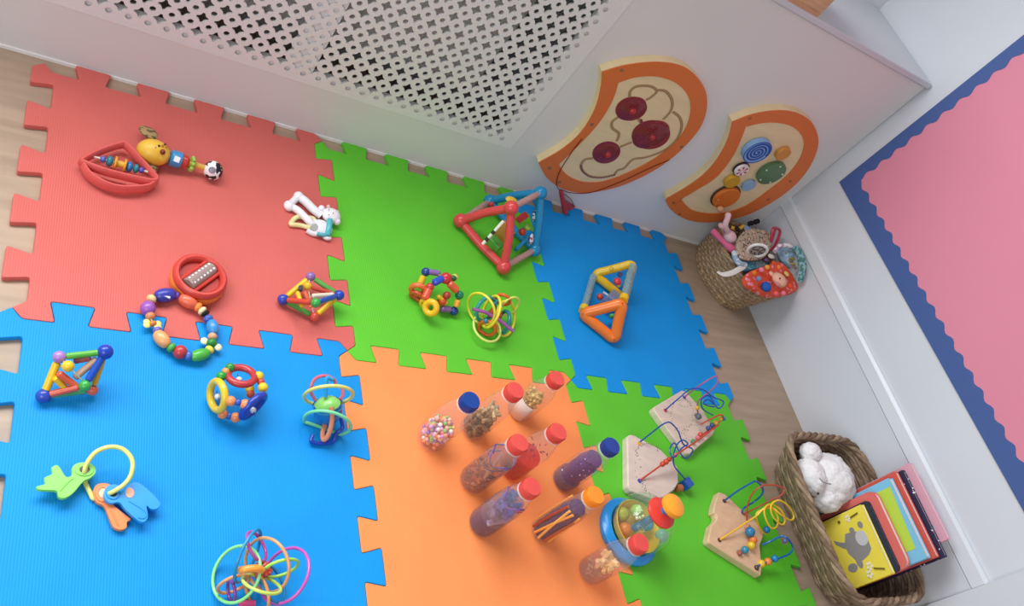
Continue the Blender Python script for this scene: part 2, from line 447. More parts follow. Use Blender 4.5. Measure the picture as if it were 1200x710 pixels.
mat_tile(0, 1, BLU, 'blue foam puzzle mat under the plastic keys and the wooden ring ball')
mat_tile(1, 1, ORG, 'orange foam puzzle mat under the sensory bottles')
mat_tile(2, 1, GRN, 'green foam puzzle mat under the wooden bead mazes')
# ------------------------------------------------------------------ rattles on the red mat
q = Z(60, 130, 5.4545)
zr = .033
def gp(f, z): return lambda x, y: G(*f(x, y), z)
g = gp(q, zr)
A, Lc, Rc = g(455, 228), g(200, 325), g(665, 440)
t = thing('triangle_rattle', 'red triangular rattle with a row of beads inside, beside the yellow puppy rattle', 'rattle', ((A+Lc+Rc)/3-Vector((0, 0, zr-ZT))))
redp = plastic('#da5f5a'); redd = plastic('#cf4338')
fr = spline([g(198, 318), g(320, 258), g(430, 222), g(480, 225), g(570, 320), g(668, 432), g(640, 455), g(520, 432), g(350, 390), g(215, 340)], 5, True)
MB().tube(fr, .0052, 10, True, up=(0, 0, 1), rb=.0105).build('frame', redp, t)
g2 = gp(q, .028)
MB().tube(spline([g2(195, 340), g2(240, 410), g2(330, 470), g2(430, 500), g2(530, 502), g2(620, 490), g2(668, 455)], 6), .0050, 10, up=(0, 0, 1), rb=.013).build('handle', redp, t)
a, b = g(300, 300), g(600, 385)
MB().cyl(a-(b-a)*.12, b+(b-a)*.06, .0022).build('rod', plastic('#d8d2c8'), t)
for u, L_, r_, c in ((.1, .010, .0065, '#5a64b8'), (.24, .012, .011, '#2c7d8c'), (.66, .012, .011, '#2b6fae'), (.80, .010, .0095, '#2c7d8c'), (.92, .010, .006, '#5a54b0')):
    oval('bead', a+(b-a)*u, b-a, L_, r_, plastic(c), t)
d = (b-a).normalized()
for u in (.36, .56):
    MB().lathe(a+(b-a)*u, [(.006, -.0025), (.0125, -.002), (.0135, 0), (.0125, .002), (.006, .0025)], d, 18).build('disc', plastic('#e0a02c'), t)
MB().cyl(a+(b-a)*.36, a+(b-a)*.56, .007).build('spool', plastic('#e3ab3a'), t)

# puppy-headed stick rattle
t = thing('puppy_rattle', 'yellow puppy headed stick rattle with a black and white spotted ball end', 'rattle', G(*q(850, 340), ZT))
h0 = G(*q(655, 264), .0395); e0 = G(*q(1035, 380), .033); ax = (e0-h0)
mb = MB().sphere(h0, .0268, (1.0, .98, 1.22), axis=ax, nu=20, nv=12); hd = mb.build('head', plastic('#e6b63c', .4), t)
up = Vector((0, 0, 1)); cm = (Vector(CAM)-h0).normalized()
def onball(x, y, c, r):
    o_ = Vector(CAM); d_ = Vector(ray(*q(x, y))).normalized(); k_ = (c-o_).dot(d_); h_ = (c-o_-d_*k_).length_squared
    return o_+d_*(k_-math.sqrt(max(0, r*r-h_)))
ball('muzzle', h0+ax.normalized()*.014+cm*.012-up*.004, .0165, plastic('#eabb42', .4), t)
ball('nose', onball(713, 262, h0+ax.normalized()*.012, .0285), .0055, plastic('#7c2e18'), t)
ball('eye', onball(690, 222, h0+ax.normalized()*.006, .0275), .0024, plastic('#3a2418'), t); ball('eye', onball(728, 212, h0+ax.normalized()*.010, .0275), .0024, plastic('#3a2418'), t)
for (x, y) in ((712, 222), (738, 228), (668, 232)): ball('spot', onball(x, y, h0+ax.normalized()*.008, .0272), .0026, plastic('#b5651f'), t, sc=(1, 1, .5))
earm = patches('#a58a5a', '#5f5238', 120, .52, .9)
for (x, y, z, dx, dy) in ((622, 138, .034, -30, -18), (628, 345, .024, 55, 75)):
    c = G(*q(x, y), z); dd = G(*q(x+dx, y+dy), z)-c
    dd.z = 0; dd.normalize(); sd = Vector((-dd.y, dd.x, 0)); mb = MB().sphere((0, 0, 0), 1, nu=16, nv=8)
    mb.v = [c+dd*v.x*.020+sd*v.y*.0145+up*v.z*.0055 for v in mb.v]; mb.build('ear', earm, t)
def along(u): return h0+ax*u
n = ax.normalized()
MB().lathe(along(.36), [(.012, -.012), (.0165, -.010), (.0175, 0), (.0165, .010), (.012, .012)], n, 20).build('blue_collar', plastic('#3d8ec4'), t)
ws = along(.38)+cm*.0165; MB().box(ws, (.012, .012, .004), M=Vector(cm).to_track_quat('Z', 'Y').to_matrix()).build('window', plastic('#e8eef2'), t, bevel=.001)
MB().lathe(along(.50), [(.010, -.009), (.014, -.006), (.0145, .004), (.009, .009)], n, 18).build('red_collar', plastic('#c23a34'), t)
mb = MB(); _, u_, v_ = frame_of(n)
for k in range(8): mb.sphere(along(.635)+(u_*math.cos(k*PI/4)+v_*math.sin(k*PI/4))*.0125, .0048, nu=8, nv=6)
mb.lathe(along(.635), [(.007, -.004), (.0115, -.003), (.0115, .003), (.007, .004)], n, 16); mb.build('ruffle', plastic('#9cc04a'), t)
MB().cyl(along(.55), along(.86), .0062, 12).build('stem', plastic('#d9a94a'), t)
MB().sphere(e0, .0205, (1, 1, .95), axis=n, nu=20, nv=12).build('spotted_ball', patches('#1c1a1c', '#f1efee', 75, .46, .35), t)
MB().lathe(e0+cm*.0165-n*.002, [(.0, .0045), (.006, .0035), (.0085, 0)], cm, 16, False).build('ball_badge', plastic('#8d8292'), t)

# white teether
q = Z(325, 220, 10.14)
t = thing('teether', 'white animal teether with turquoise scarf lying at the edge of the red mat', 'teether', G(*q(430, 330), ZT))
wp = plastic('#ece9ee', .35)
def pz(L): return [G(*q(x, y), z) for x, y, z in L]
P = spline(pz([(520, 330, .022), (420, 250, .024), (330, 160, .024), (250, 105, .022)]), 6)
MB().tube(P, .0105, 12, up=(0, 0, 1), rb=.0095).sphere(P[-1], .0118).build('leg', wp, t)
P = spline(pz([(470, 470, .020), (380, 400, .026), (280, 300, .026), (215, 250, .022), (140, 215, .020)]), 6)
MB().tube(P, .0085, 12, up=(0, 0, 1), rb=.008).sphere(P[-1], .0122, (1, 1.1, .85)).build('leg', wp, t)
P = pz([(230, 120, .021), (140, 210, .021)]); MB().tube(P, .008, 12).build('foot_bridge', wp, t)
P = spline(pz([(160, 430, .018), (230, 350, .018), (340, 355, .02), (430, 370, .022), (440, 440, .022), (380, 470, .02), (290, 450, .018), (215, 440, .018)]), 5, True)
MB().tube(P, .0055, 10, True, up=(0, 0, 1), rb=.005).build('yellow_ring', plastic('#eadfa0', .35), t)
bc = G(*q(520, 470), .023); MB().sphere(bc, .021, (1.3, 1.0, .52)).build('body', wp, t)
MB().tube(spline(pz([(350, 505, .018), (430, 545, .018), (520, 540, .02), (560, 500, .022)]), 5), .0062, 10).build('arm', wp, t)
c = G(*q(440, 470), .028); MB().lathe(c, [(.0070, -.004), (.0088, 0), (.0070, .004)], cm, 16).build('rattle_window', plastic('#b4bab6', .15), t)
hd = G(*q(640, 330), .030)
MB().sphere(hd, .0205, (1.08, .98, .66), nu=18, nv=10).build('head', wp, t)
ball('cheek', G(*q(705, 400), .028), .009, wp, t); ball('cheek', G(*q(525, 245), .028), .0075, wp, t)
ball('ear', G(*q(606, 226), .030), .0050, plastic('#eab4bd'), t); ball('ear', G(*q(712, 290), .030), .0050, plastic('#eab4bd'), t)
for (x, y) in ((612, 262), (664, 300)): ball('eye', G(*q(x, y), .0445), .0012, plastic('#4a4650'), t, nu=8, nv=6)
ball('nose', G(*q(612, 320), .0435), .0014, plastic('#7b6d72'), t, nu=8, nv=6)
MB().tube(spline(pz([(625, 380, .036), (620, 440, .036), (610, 500, .033), (600, 560, .027)]), 5), .0068, 12, up=(0, 0, 1), rb=.005).build('scarf', plastic('#4fb3b8'), t)
MB().tube(spline(pz([(470, 545, .022), (540, 560, .024), (610, 570, .024)]), 5), .0048, 10).build('scarf_tail', plastic('#57adb4'), t)
ball('paw', G(*q(590, 590), .02), .0085, wp, t, sc=(1.3, .8, .7))

# round red rattle
q = Z(155, 285, 4.9)
zt2 = .044
cc = G(*q(395, 182), zt2); sx = G(*q(525, 225), zt2)-cc
t = thing('round_rattle', 'round red rattle with orange base and a clear window of silver beads', 'rattle', Vector((cc.x, cc.y, ZT)))
rr = .050
c0 = Vector((cc.x, cc.y, 0))
MB().lathe(c0, [(rr*.72, ZT), (rr*.98, ZT+.001), (rr*1.03, ZT+.008), (rr, ZT+.017), (rr*.8, ZT+.019)], n=36, cap=False).build('base_ring', plastic('#ef8a35'), t)
MB().tube(circle((c0.x, c0.y, zt2-.006), (1, 0, 0), (0, 1, 0), rr-.006, 40), .007, 10, True, up=(0, 0, 1), rb=.009).build('rim', redd, t)
MB().lathe(c0, [(rr*.9, .030), (rr*.9, .033)], n=36).build('floor_plate', plastic('#b8382f'), t)
dbar = (G(*q(410, 118), zt2)-G(*q(300, 195), zt2)); dbar.z = 0; dbar.normalize(); nb = Vector((-dbar.y, dbar.x, 0))
for sg in (-1, 1):
    L_ = math.sqrt((rr-.008)**2-.0165**2); MB().tube([cc+nb*.0165*sg-dbar*L_-up*.004, cc+nb*.0165*sg+dbar*L_-up*.004], .0035, 8).build('bar', redd, t)
MB().cyl(cc-dbar*.034-up*.004, cc+dbar*.034-up*.006, .0135, 16, bev=.002).build('bead_window', plastic('#a08a84', .15), t)
for k in range(7):
    for sg in (-1, 1): ball('silver_bead', cc+dbar*(-.027+.009*k)+nb*.0062*sg+up*.0055, .0029, plastic('#eef0f2', .12), t, nu=8, nv=6)

# wooden bead necklace
t = thing('bead_ring', 'loop of painted wooden beads with a butterfly, lying across two mats', 'bead toy', G(*q(270, 470), ZT))
order = [((190, 298), .031, .0125, '#3b3fa0'), ((255, 300), .008, .0065, '#6c3f95'), ((320, 335), .027, .0115, '#e2694c'), ((378, 366), .009, .009, '#ef8a3c'), ((402, 388), .008, .0085, '#efe2b0'),
         ((420, 404), .006, .0085, '#23201f'), ((436, 434), .010, .0085, '#3f62b5'), ((462, 482), .024, .0105, '#3f8fd0'), ((460, 536), .010, .008, '#d8a276'), ((455, 575), .009, .0095, '#2f8a3e'), ((443, 612), .009, .008, '#e3d24a'),
         ((390, 641), .028, .0105, '#4eae45'), ((322, 645), .010, .0085, '#4169b8'), ((275, 625), .017, .0120, '#b83a3c'), ((225, 600), .009, .0085, '#49a548'), ((170, 550), .027, .0115, '#eba269'),
         ((143, 500), .009, .0075, '#6f63b0'), ((118, 462), .007, .0065, '#d98030'), ((103, 418), .010, .008, '#d88a58'), ((90, 374), .020, .0125, '#9a5bb0'), ((110, 320), .010, .0085, '#ecc98a')]
pts = [G(*q(*o[0]), ZT+.0138) for o in order]; NB = len(pts)
MB().tube(spline(pts, 3, True), .0016, 6, True).build('cord', cloth('#c9b28a'), t)
for k, (px_, L_, r_, c) in enumerate(order):
    oval('bead', pts[k], pts[(k+1) % NB]-pts[k-1], L_*1.28, r_*1.08, plastic(c, .3), t)
for dx, dy in ((-34, -2), (30, 8)):
    for s_ in (-1, 1): MB().sphere(G(*q(118+dx, 462+dy+s_*9), ZT+.014), .0062, (1, 1, .45), nu=10, nv=6).build('butterfly_wing', plastic('#efe07e'), t)
for dx, dy in ((-40, -14), (38, 22)): MB().sphere(G(*q(455+dx, 575+dy), ZT+.013), .0075, (1, 1, .6), nu=10, nv=6).build('cream_wing', plastic('#ece6bb'), t)
for s_ in (-1, 1): MB().sphere(G(*q(455+12*s_, 575-24*s_), ZT+.014), .006, (1, 1, .6), nu=10, nv=6).build('green_petal', plastic('#2f8f45'), t)
MB().box(pts[0]+cm*.0122+up*.001, (.017, .004, .0015), M=Matrix(((0.94, .34, 0), (-.34, .94, 0), (0, 0, 1)))).build('white_print', plastic('#c9cbe8'), t)

# wooden rod-and-ball squeeze toys
def dowel(a, b, r, mat, t, short=.16):
    a, b = Vector(a), Vector(b); d = b-a; return MB().cyl(a+d*short, b-d*short, r, 12, bev=r*.35).build('rod', mat, t)
def skwish(name_label, q, balls, rods, z0=ZT):
    P = {k: G(*q(x, y), z) for k, (x, y, z, r, c) in balls.items()}
    cen = sum(P.values(), Vector())/len(P)
    t = thing('rod_and_ball_toy', name_label, 'wooden toy', Vector((cen.x, cen.y, ZT)), 'rod and ball squeeze toys')
    for k, (x, y, z, r, c) in balls.items(): ball('ball', P[k], r, plastic(c, .22), t, nu=18, nv=10)
    for a, b, c, r in rods:
        A_ = P[a] if isinstance(a, str) else G(*q(a[0], a[1]), a[2]); B_ = P[b] if isinstance(b, str) else G(*q(b[0], b[1]), b[2])
        dowel(A_, B_, r, plastic(c, .3), t, .14 if isinstance(a, str) and isinstance(b, str) else 0)
    for a, b in (('L', 'G'), ('G', 'R'), ('T', 'Y'), ('B', 'Y')):
        MB().tube([P[a], P[b]], .0012, 6).build('elastic', cloth('#d8d2c4'), t)
    return t
yel, gre, red_, blu = '#ecbf24', '#4f9c3f', '#c9493c', '#2b4fae'
skwish('wooden rod and ball toy resting on the red mat near the green mat', Z(315, 310, 9.47),
       {'L': (157, 388, .026, .0112, '#3346a8'), 'T': (463, 133, .048, .0098, '#8e6aa8'), 'R': (780, 340, .050, .0112, '#2746b0'),
        'B': (505, 580, .023, .0095, '#d8523f'), 'G': (520, 425, .078, .0098, '#3fa648'), 'Y': (430, 240, .044, .0090, '#e2b22c')},
       [('L', 'T', yel, .0056), ('T', 'R', gre, .0056), ('L', 'B', gre, .0056), ('B', 'R', yel, .0056), ('L', 'G', '#cf4a36', .0056), ('G', 'R', blu, .0056), ('Y', 'R', '#bf4438', .005),
        ((480, 350, .055), (720, 335, .052), '#e4d9c0', .0052), ((315, 300, .05), (375, 475, .045), yel, .0048), ((400, 300, .052), (470, 480, .04), '#dd6a45', .0048), ((355, 240, .042), (350, 290, .045), '#4b4a58', .005)])
skwish('wooden rod and ball toy on the blue mat between the bead loop and plastic keys', Z(30, 395, 8.357),
       {'L': (175, 575, .024, .0115, '#2f4aae'), 'T': (330, 195, .068, .0100, '#a67fc0'), 'R': (780, 145, .080, .0125, '#1f40b0'),
        'B': (655, 520, .026, .0088, '#d8634a'), 'G': (580, 475, .050, .0094, '#3fa94a'), 'Y': (415, 285, .070, .0094, '#e8c02c')},
       [('L', 'T', yel, .0062), ('T', 'R', '#5cae42', .0054), ('B', 'R', '#dcae2c', .0050), ('R', 'G', '#1f4db4', .0058), ('L', 'G', '#d05a44', .0056), ('L', 'B', '#49a067', .0050),
        ((470, 232, .06), (640, 200, .068), '#a8505a', .0056), ((480, 400, .045), (700, 210, .07), '#b9967e', .0058), ((320, 350, .06), (500, 490, .042), '#e0613e', .0058), ((285, 395, .052), (395, 510, .036), yel, .0052)])

# ball of wooden rings
q = Z(220, 410, 5.4545)
t = thing('wooden_ring_ball', 'ball of three painted wooden rings joined by coloured beads on the blue mat', 'wooden toy', G(*q(320, 330), ZT))
def ring(name, f, x, y, a, b, ang, z, r, mat, t, sign=1, n=40, rb=None, zmin=None, s=5.4545):
    X, Y = f(x, y); P, c, nn, R_ = loop3(X, Y, a/s, b/s, ang, z, sign, n, zmin)
    o = MB().tube(P, r, 10, True).build(name, mat, t); return P, c, nn
ring('ring', q, 190, 292, 92, 44, 83, .050, .0066, plastic('#e6c02e'), t, 1)
ring('ring', q, 342, 166, 82, 52, 12, .068, .0066, plastic('#b8393c'), t, -1)
ring('ring', q, 418, 358, 92, 22, -47, .058, .0066, plastic('#2440a8'), t, 1)
for (x, y, z, r, c) in ((215, 168, .066, .0088, '#2f9a3c'), (242, 138, .068, .0072, '#d59a54'), (270, 112, .068, .0085, '#2f8f3c'), (453, 168, .070, .0092, '#e8c62e'), (468, 205, .070, .0070, '#c64a32'), (481, 240, .070, .0092, '#e8c62e'),
                        (397, 250, .045, .0085, '#e6bf2c'), (402, 282, .045, .0080, '#d8643c'), (275, 327, .070, .0092, '#f2915a'), (322, 335, .072, .0066, '#2f55b8'), (366, 348, .072, .0092, '#f2915a'),
                        (222, 410, .030, .0088, '#ee8a4e'), (264, 422, .028, .0066, '#2f5fb8'), (305, 432, .030, .0092, '#f09058'), (420, 325, .060, .0072, '#c23a30')):
    ball('bead', G(*q(x, y), z), r, plastic(c, .22), t)
for (x, y, z) in ((192, 298, .05), (328, 190, .066), (418, 385, .055)):
    c = G(*q(x, y), z); ball('bell', c, .0056, plastic('#d5d8dc', .1), t)
    MB().cyl(c-Vector((0, .014, -.006)), c+Vector((0, .014, -.006)), .001, 6).build('bell_wire', plastic('#4a4a50'), t)

# blue and green whirl rattle
t = thing('loop_rattle', 'blue and lime ball rattle with bent plastic loops on the blue mat', 'rattle', G(*q(905, 420), ZT))
sc_ = G(*q(897, 385), .052)
MB().sphere(sc_, .0275, nu=22, nv=14).build('core_ball', plastic('#1f74b8', .2), t)
ax = G(*q(880, 200), .105)-sc_; ax.normalize()
MB().lathe(sc_, [(.0282*math.cos(a_), .0282*math.sin(a_)) for a_ in (.55, .8, 1.1, 1.35, 1.57)], ax, 22, False).build('lime_cap', plastic('#8cd06a', .2), t)
MB().lathe(sc_, [(.0281, .0085), (.0289, .010), (.0281, .0125)], ax, 22, False).build('seam', plastic('#2f9ac8', .2), t)
ring('yellow_loop', q, 900, 292, 152, 60, -4, .078, .0035, plastic('#d9d676', .2), t, 1)
ring('lime_loop', q, 893, 468, 150, 72, 12, .040, .0032, plastic('#7fdca0', .2), t, 1, zmin=ZT+.0033)
MB().tube(spline([G(*q(x, y), z) for x, y, z in ((815, 320, .06), (785, 260, .075), (810, 190, .09), (870, 165, .097), (930, 185, .092), (945, 220, .085))], 6), .0032, 8).build('pink_loop', plastic('#cf6a78', .2), t)
MB().tube(spline([G(*q(x, y), z) for x, y, z in ((985, 240, .07), (990, 290, .065), (960, 330, .06))], 6), .0032, 8).build('pink_loop', plastic('#cf6a78', .2), t)
MB().tube(spline([G(*q(x, y), z) for x, y, z in ((880, 300, .078), (882, 230, .092), (890, 180, .10), (925, 190, .098))], 6), .0040, 8).build('blue_loop', plastic('#2f9fd8', .2), t)
MB().tube(spline([G(*q(x, y), z) for x, y, z in ((918, 365, .080), (922, 450, .066), (900, 540, .042), (870, 575, .026), (862, 530, .028), (875, 480, .03))], 6), .0044, 8).build('orange_loop', plastic('#e8946a', .2), t)
MB().tube(spline([G(*q(x, y), z) for x, y, z in ((800, 540, .028), (790, 585, .020), (850, 598, .018), (930, 585, .020), (945, 540, .026), (990, 490, .035), (960, 390, .055))], 6), .0040, 8).build('navy_loop', plastic('#1f44b0', .2), t)

# plastic keys on a ring
q = Z(30, 510, 5.918)
t = thing('toy_keys', 'three chunky plastic toy keys, green, orange and blue, on a yellow ring', 'toy keys', G(*q(520, 380), ZT))
def flat(f, L, z, th=.0062): return [G(*f(x, y), z) for x, y in L], (0, 0, -th)
def key(outline, hole, z, col, groove, th=.0075, smooth=4, tilt=None):
    P = spline([G(*q(x, y), z) for x, y in outline], smooth, True)
    mb = MB().prism(P, (0, 0, -th)); o = mb.build('key', plastic(col, .3), t, bevel=.0016)
    hp = [G(*q(hole[0]+hole[2]*math.cos(a_), hole[1]+hole[3]*math.sin(a_)), z) for a_ in [2*PI*k/24 for k in range(24)]]
    h2 = [G(*q(hole[0]+hole[2]*1.85*math.cos(a_), hole[1]+hole[3]*1.85*math.sin(a_)), z) for a_ in [2*PI*k/24 for k in range(24)]]
    MB().ring_prism(hp, h2, (0, 0, .0016)).build('eyelet', plastic(col, .3), o, bevel=.0006)
    MB().prism(hp, (0, 0, .0004)).build('key_hole', plastic('#3a3f38' if col != '#f08a4e' else '#f6c9a0'), o)
    MB().tube(spline([G(*q(x, y), z+.0003) for x, y in groove], 5), .0011, 6).build('groove_line', plastic(col, .5), o)
key([(75, 355), (135, 335), (130, 295), (185, 265), (180, 225), (215, 205), (240, 225), (280, 285), (320, 275), (322, 225), (360, 192), (430, 188), (480, 215), (485, 260), (450, 295), (400, 320), (330, 400), (270, 435), (228, 425), (215, 385), (150, 380), (90, 375)],
    (408, 240, 36, 24), .034, '#86dc5c', [(240, 385), (290, 330), (330, 298)])
key([(470, 390), (490, 345), (540, 330), (590, 345), (600, 400), (580, 450), (620, 490), (680, 540), (730, 580), (705, 600), (700, 640), (660, 655), (610, 635), (580, 570), (545, 490), (490, 460)],
    (535, 400, 30, 34), .0225, '#f08a4e', [(590, 520), (620, 580), (640, 625)])
key([(545, 395), (570, 350), (630, 340), (690, 370), (720, 335), (780, 325), (850, 375), (915, 440), (935, 480), (910, 510), (870, 510), (840, 490), (850, 560), (825, 600), (780, 590), (690, 510), (650, 465), (590, 470), (550, 440)],
    (607, 405, 26, 22), .0315, '#2196e2', [(715, 455), (790, 500), (838, 540), (820, 575), (780, 570)])
MB().prism([G(*q(722+30*math.cos(a_), 398+36*math.sin(a_)), .0316) for a_ in [2*PI*k/20 for k in range(20)]], (0, 0, .0006)).build('key_window', plastic('#e3a98c'), t)
P = spline([G(*q(x, y), z) for x, y, z in ((408, 255, .036), (425, 195, .044), (490, 115, .052), (590, 80, .056), (680, 100, .056), (738, 170, .054), (735, 260, .050), (690, 335, .044), (600, 395, .036), (540, 415, .018), (475, 440, .0165), (450, 405, .0165), (415, 330, .0165), (402, 285, .024))], 5, True)
MB().tube(P, .0036, 10, True).build('key_ring', plastic('#dfe07e', .25), t)

# many-looped teether on the blue mat and its smaller cousin on the green one
q = Z(220, 600, 6.4556); s6 = 6.4556
t = thing('loop_teether', 'tangle of thin lime, pink, teal and orange teether loops on the blue mat', 'teether', G(*q(550, 480), ZT))
cc = G(*q(560, 440), .062)
cube = MB(); Mq = Matrix.Rotation(.5, 3, 'X') @ Matrix.Rotation(.6, 3, 'Z'); cube.box(cc, (.024, .022, .022), M=Mq); cb = cube.build('core_cube', plastic('#c9483a', .3), t, bevel=.004)
for i in range(-1, 2):
    for j in range(-1, 2):
        for axn in (0, 1, 2):
            v = [0, 0, 0]; v[axn] = .0115; v[(axn+1) % 3] = i*.0068; v[(axn+2) % 3] = j*.0068
            for s_ in (-1, 1):
                vv = Vector(v); vv[axn] *= s_
                ball('stud', cc+Mq @ vv, .0019, plastic('#d8584a', .3), cb, nu=6, nv=4)
for (x, y, a, b, ang, z, c, sg) in ((368, 468, 208, 165, 105, .050, '#8ee08a', 1), (735, 478, 212, 158, -62, .056, '#c45ab0', -1), (600, 400, 205, 150, 65, .070, '#dca064', 1),
                                    (455, 330, 200, 55, -72, .068, '#2c8fc0', 1), (700, 425, 135, 52, -18, .075, '#a6dc5c', 1), (560, 545, 150, 52, 18, .074, '#c2e062', -1),
                                    (640, 540, 150, 70, 60, .050, '#2080b8', -1), (520, 620, 165, 80, 70, .038, '#e0964e', 1), (520, 260, 120, 50, 60, .076, '#b94c96', -1), (345, 545, 115, 50, -22, .045, '#d99a66', 1), (330, 600, 80, 25, 75, .04, '#7c3f94', 1)):
    ring('loop', q, x, y, a, b, ang, z, .0027, plastic(c, .2), t, sg, s=s6, zmin=ZT+.0028)
MB().tube(spline([G(*q(x, y), z) for x, y, z in ((395, 440, .080), (440, 432, .088), (520, 425, .090), (560, 440, .084))], 5), .0058, 10).build('orange_sleeve', plastic('#f09a3c', .25), t)
MB().tube(spline([G(*q(x, y), z) for x, y, z in ((385, 700, .02), (440, 690, .022), (510, 690, .024))], 5), .0048, 10).build('pink_sleeve', plastic('#d84a80', .25), t)

q = Z(470, 300, 6.453); s7 = 6.453
t = thing('loop_teether', 'yellow and lime looped teether with a purple rod on the green mat', 'teether', G(*q(700, 460), ZT))
cc = G(*q(710, 440), .048)
MB().box(cc, (.03, .02, .02), rz=-.4).build('core_cube', plastic('#c8402f', .3), t, bevel=.003)
for (x, y, a, b, ang, z, c, sg, r_) in ((605, 400, 128, 92, 60, .058, '#e6dc44', 1, .0032), (650, 540, 118, 88, 50, .036, '#d6e87a', -1, .0030), (680, 420, 125, 60, 110, .068, '#e4d83c', 1, .0034), (820, 380, 85, 48, -42, .060, '#d8e26a', 1, .003),
                                    (790, 470, 135, 70, 95, .046, '#e4d03c', -1, .0032), (640, 400, 95, 60, 120, .052, '#2f9c9c', -1, .0046), (775, 500, 85, 40, 105, .040, '#22808c', 1, .0046), (650, 545, 65, 52, 20, .034, '#d9632c', 1, .0042), (770, 330, 55, 35, 20, .066, '#dc6a2c', 1, .0042)):
    ring('loop', q, x, y, a, b, ang, z, r_, plastic(c, .2), t, sg, s=s7, zmin=ZT+r_)
MB().tube([G(*q(540, 400), .062), G(*q(640, 425), .066), G(*q(740, 480), .068), G(*q(848, 568), .064)], .0042, 10).build('purple_rod', plastic('#9a5aa0', .25), t)
for (x, y, z) in ((710, 360, .07), (640, 490, .06), (720, 345, .066)): ball('bead', G(*q(x, y), z), .006, plastic('#2a7f8c'), t)
ball('bead', G(*q(745, 390), .068), .007, plastic('#e8d83c'), t)

# bent bead grasper on the green mat
t = thing('bead_grasper', 'wooden bead grasping toy with yellow and orange rings on the green mat', 'wooden toy', G(*q(290, 300), ZT))
MB().tube([G(*q(x, y), z) for x, y, z in ((185, 122, .062), (250, 125, .068), (320, 160, .074), (390, 240, .070), (440, 295, .060), (420, 350, .040), (405, 415, .028), (330, 402, .028))], .0015, 6).build('cord', cloth('#c8b48c'), t)
for (x0_, y0_, z0_, x1_, y1_, z1_, r_, c) in ((205, 118, .064, 295, 132, .070, .0072, '#8a6aa0'), (245, 205, .076, 315, 168, .080, .0085, '#2f4fc0'), (170, 150, .055, 140, 225, .040, .0080, '#e2bf2c'), (360, 200, .078, 425, 265, .068, .0092, '#e0603c'),
                                             (215, 245, .062, 175, 330, .048, .0092, '#dc5a3c'), (432, 330, .052, 415, 385, .038, .0075, '#e6a83a'), (300, 400, .028, 375, 405, .028, .0080, '#7d5a8c'), (275, 300, .050, 345, 360, .040, .0055, '#e6c02c')):
    a_, b_ = G(*q(x0_, y0_), z0_), G(*q(x1_, y1_), z1_); MB().cyl(a_, b_, r_, 14, bev=r_*.4).build('barrel', plastic(c, .25), t)
for (x, y, z, r_, c) in ((187, 120, .060, .0105, '#28408c'), (338, 168, .080, .0140, '#c8333a'), (440, 295, .058, .0105, '#1f7f5c'), (400, 415, .024, .0108, '#1f3f86'), (218, 235, .064, .0100, '#c2403c'), (345, 298, .056, .0095, '#a53a30'), (405, 160, .055, .0085, '#d8d060'), (395, 168, .06, .0075, '#2f6a3c'), (310, 340, .04, .0115, '#d8582c')):
    ball('bead', G(*q(x, y), z), r_, plastic(c, .22), t)
ring('orange_ring', q, 128, 255, 52, 34, 10, .040, .0068, plastic('#e0703c', .25), t, 1, s=s7, zmin=ZT+.007)
ring('orange_ring', q, 118, 305, 46, 26, 30, .026, .0055, plastic('#c9552f', .25), t, 1, s=s7, zmin=ZT+.006)
ring('yellow_ring', q, 225, 390, 46, 42, 70, .045, .0075, plastic('#eebb28', .25), t, 1, s=s7)
ring('yellow_ring', q, 180, 360, 30, 22, 30, .036, .0050, plastic('#e6b428', .25), t, 1, s=s7)

# ------------------------------------------------------------------ triangular activity prisms
def capsule_path(P, r, name, mat, t, n=12):
    return MB().tube(P, r, n, True).build(name, mat, t)
q = Z(525, 210, 5.92); zb_ = ZT+.0205
rl, rb_, bl, bb = G(*q(88, 288), zb_), G(*q(385, 610), zb_), G(*q(292, 152), zb_), G(*q(600, 490), zb_)
rt, bt = G(*q(437, 200), .153), G(*q(640, 95), .153)
t = thing('activity_prism', 'large red and blue triangular activity toy standing against the radiator cover', 'activity toy', (rl+rb_+bl+bb)/4-up*.0205)
def tri_frame(nodes, rbar, rnode, mat, t, bow=0.0, nm='end_frame'):
    cen = sum(nodes, Vector())/3
    fr = []
    for k in range(3):
        a, b = nodes[k], nodes[(k+1) % 3]; mid = (a+b)/2; out = (mid-cen).normalized()*bow
        fr.append(MB().tube(spline([a, a*.6+b*.4+out, a*.4+b*.6+out, b], 5), rbar, 12).build('end_bar', mat, t))
    for k in range(3): ball('corner_ball', nodes[k], rnode, mat, t, nu=18, nv=10)
rm = plastic('#d8484a', .25); bm_ = plastic('#1688bd', .25)
tri_frame([rl, rb_, rt], .0112, .0192, rm, t, .004)
tri_frame([bl, bb, bt], .0108, .0185, bm_, t, .004)
cl = clear('#e9bdb8', .5, .08)
for a, b in ((rl, bl), (rb_, bb), (rt, bt)): MB().cyl(a.lerp(b, .1), a.lerp(b, .9), .0085, 16).build('clear_bar', cl, t)
for nd in (rl, rb_, rt): ball('screw', nd+(Vector(CAM)-nd).normalized()*.0165+Vector((-.002, 0, -.003)), .0022, plastic('#7a1d20'), t, nu=8, nv=6)
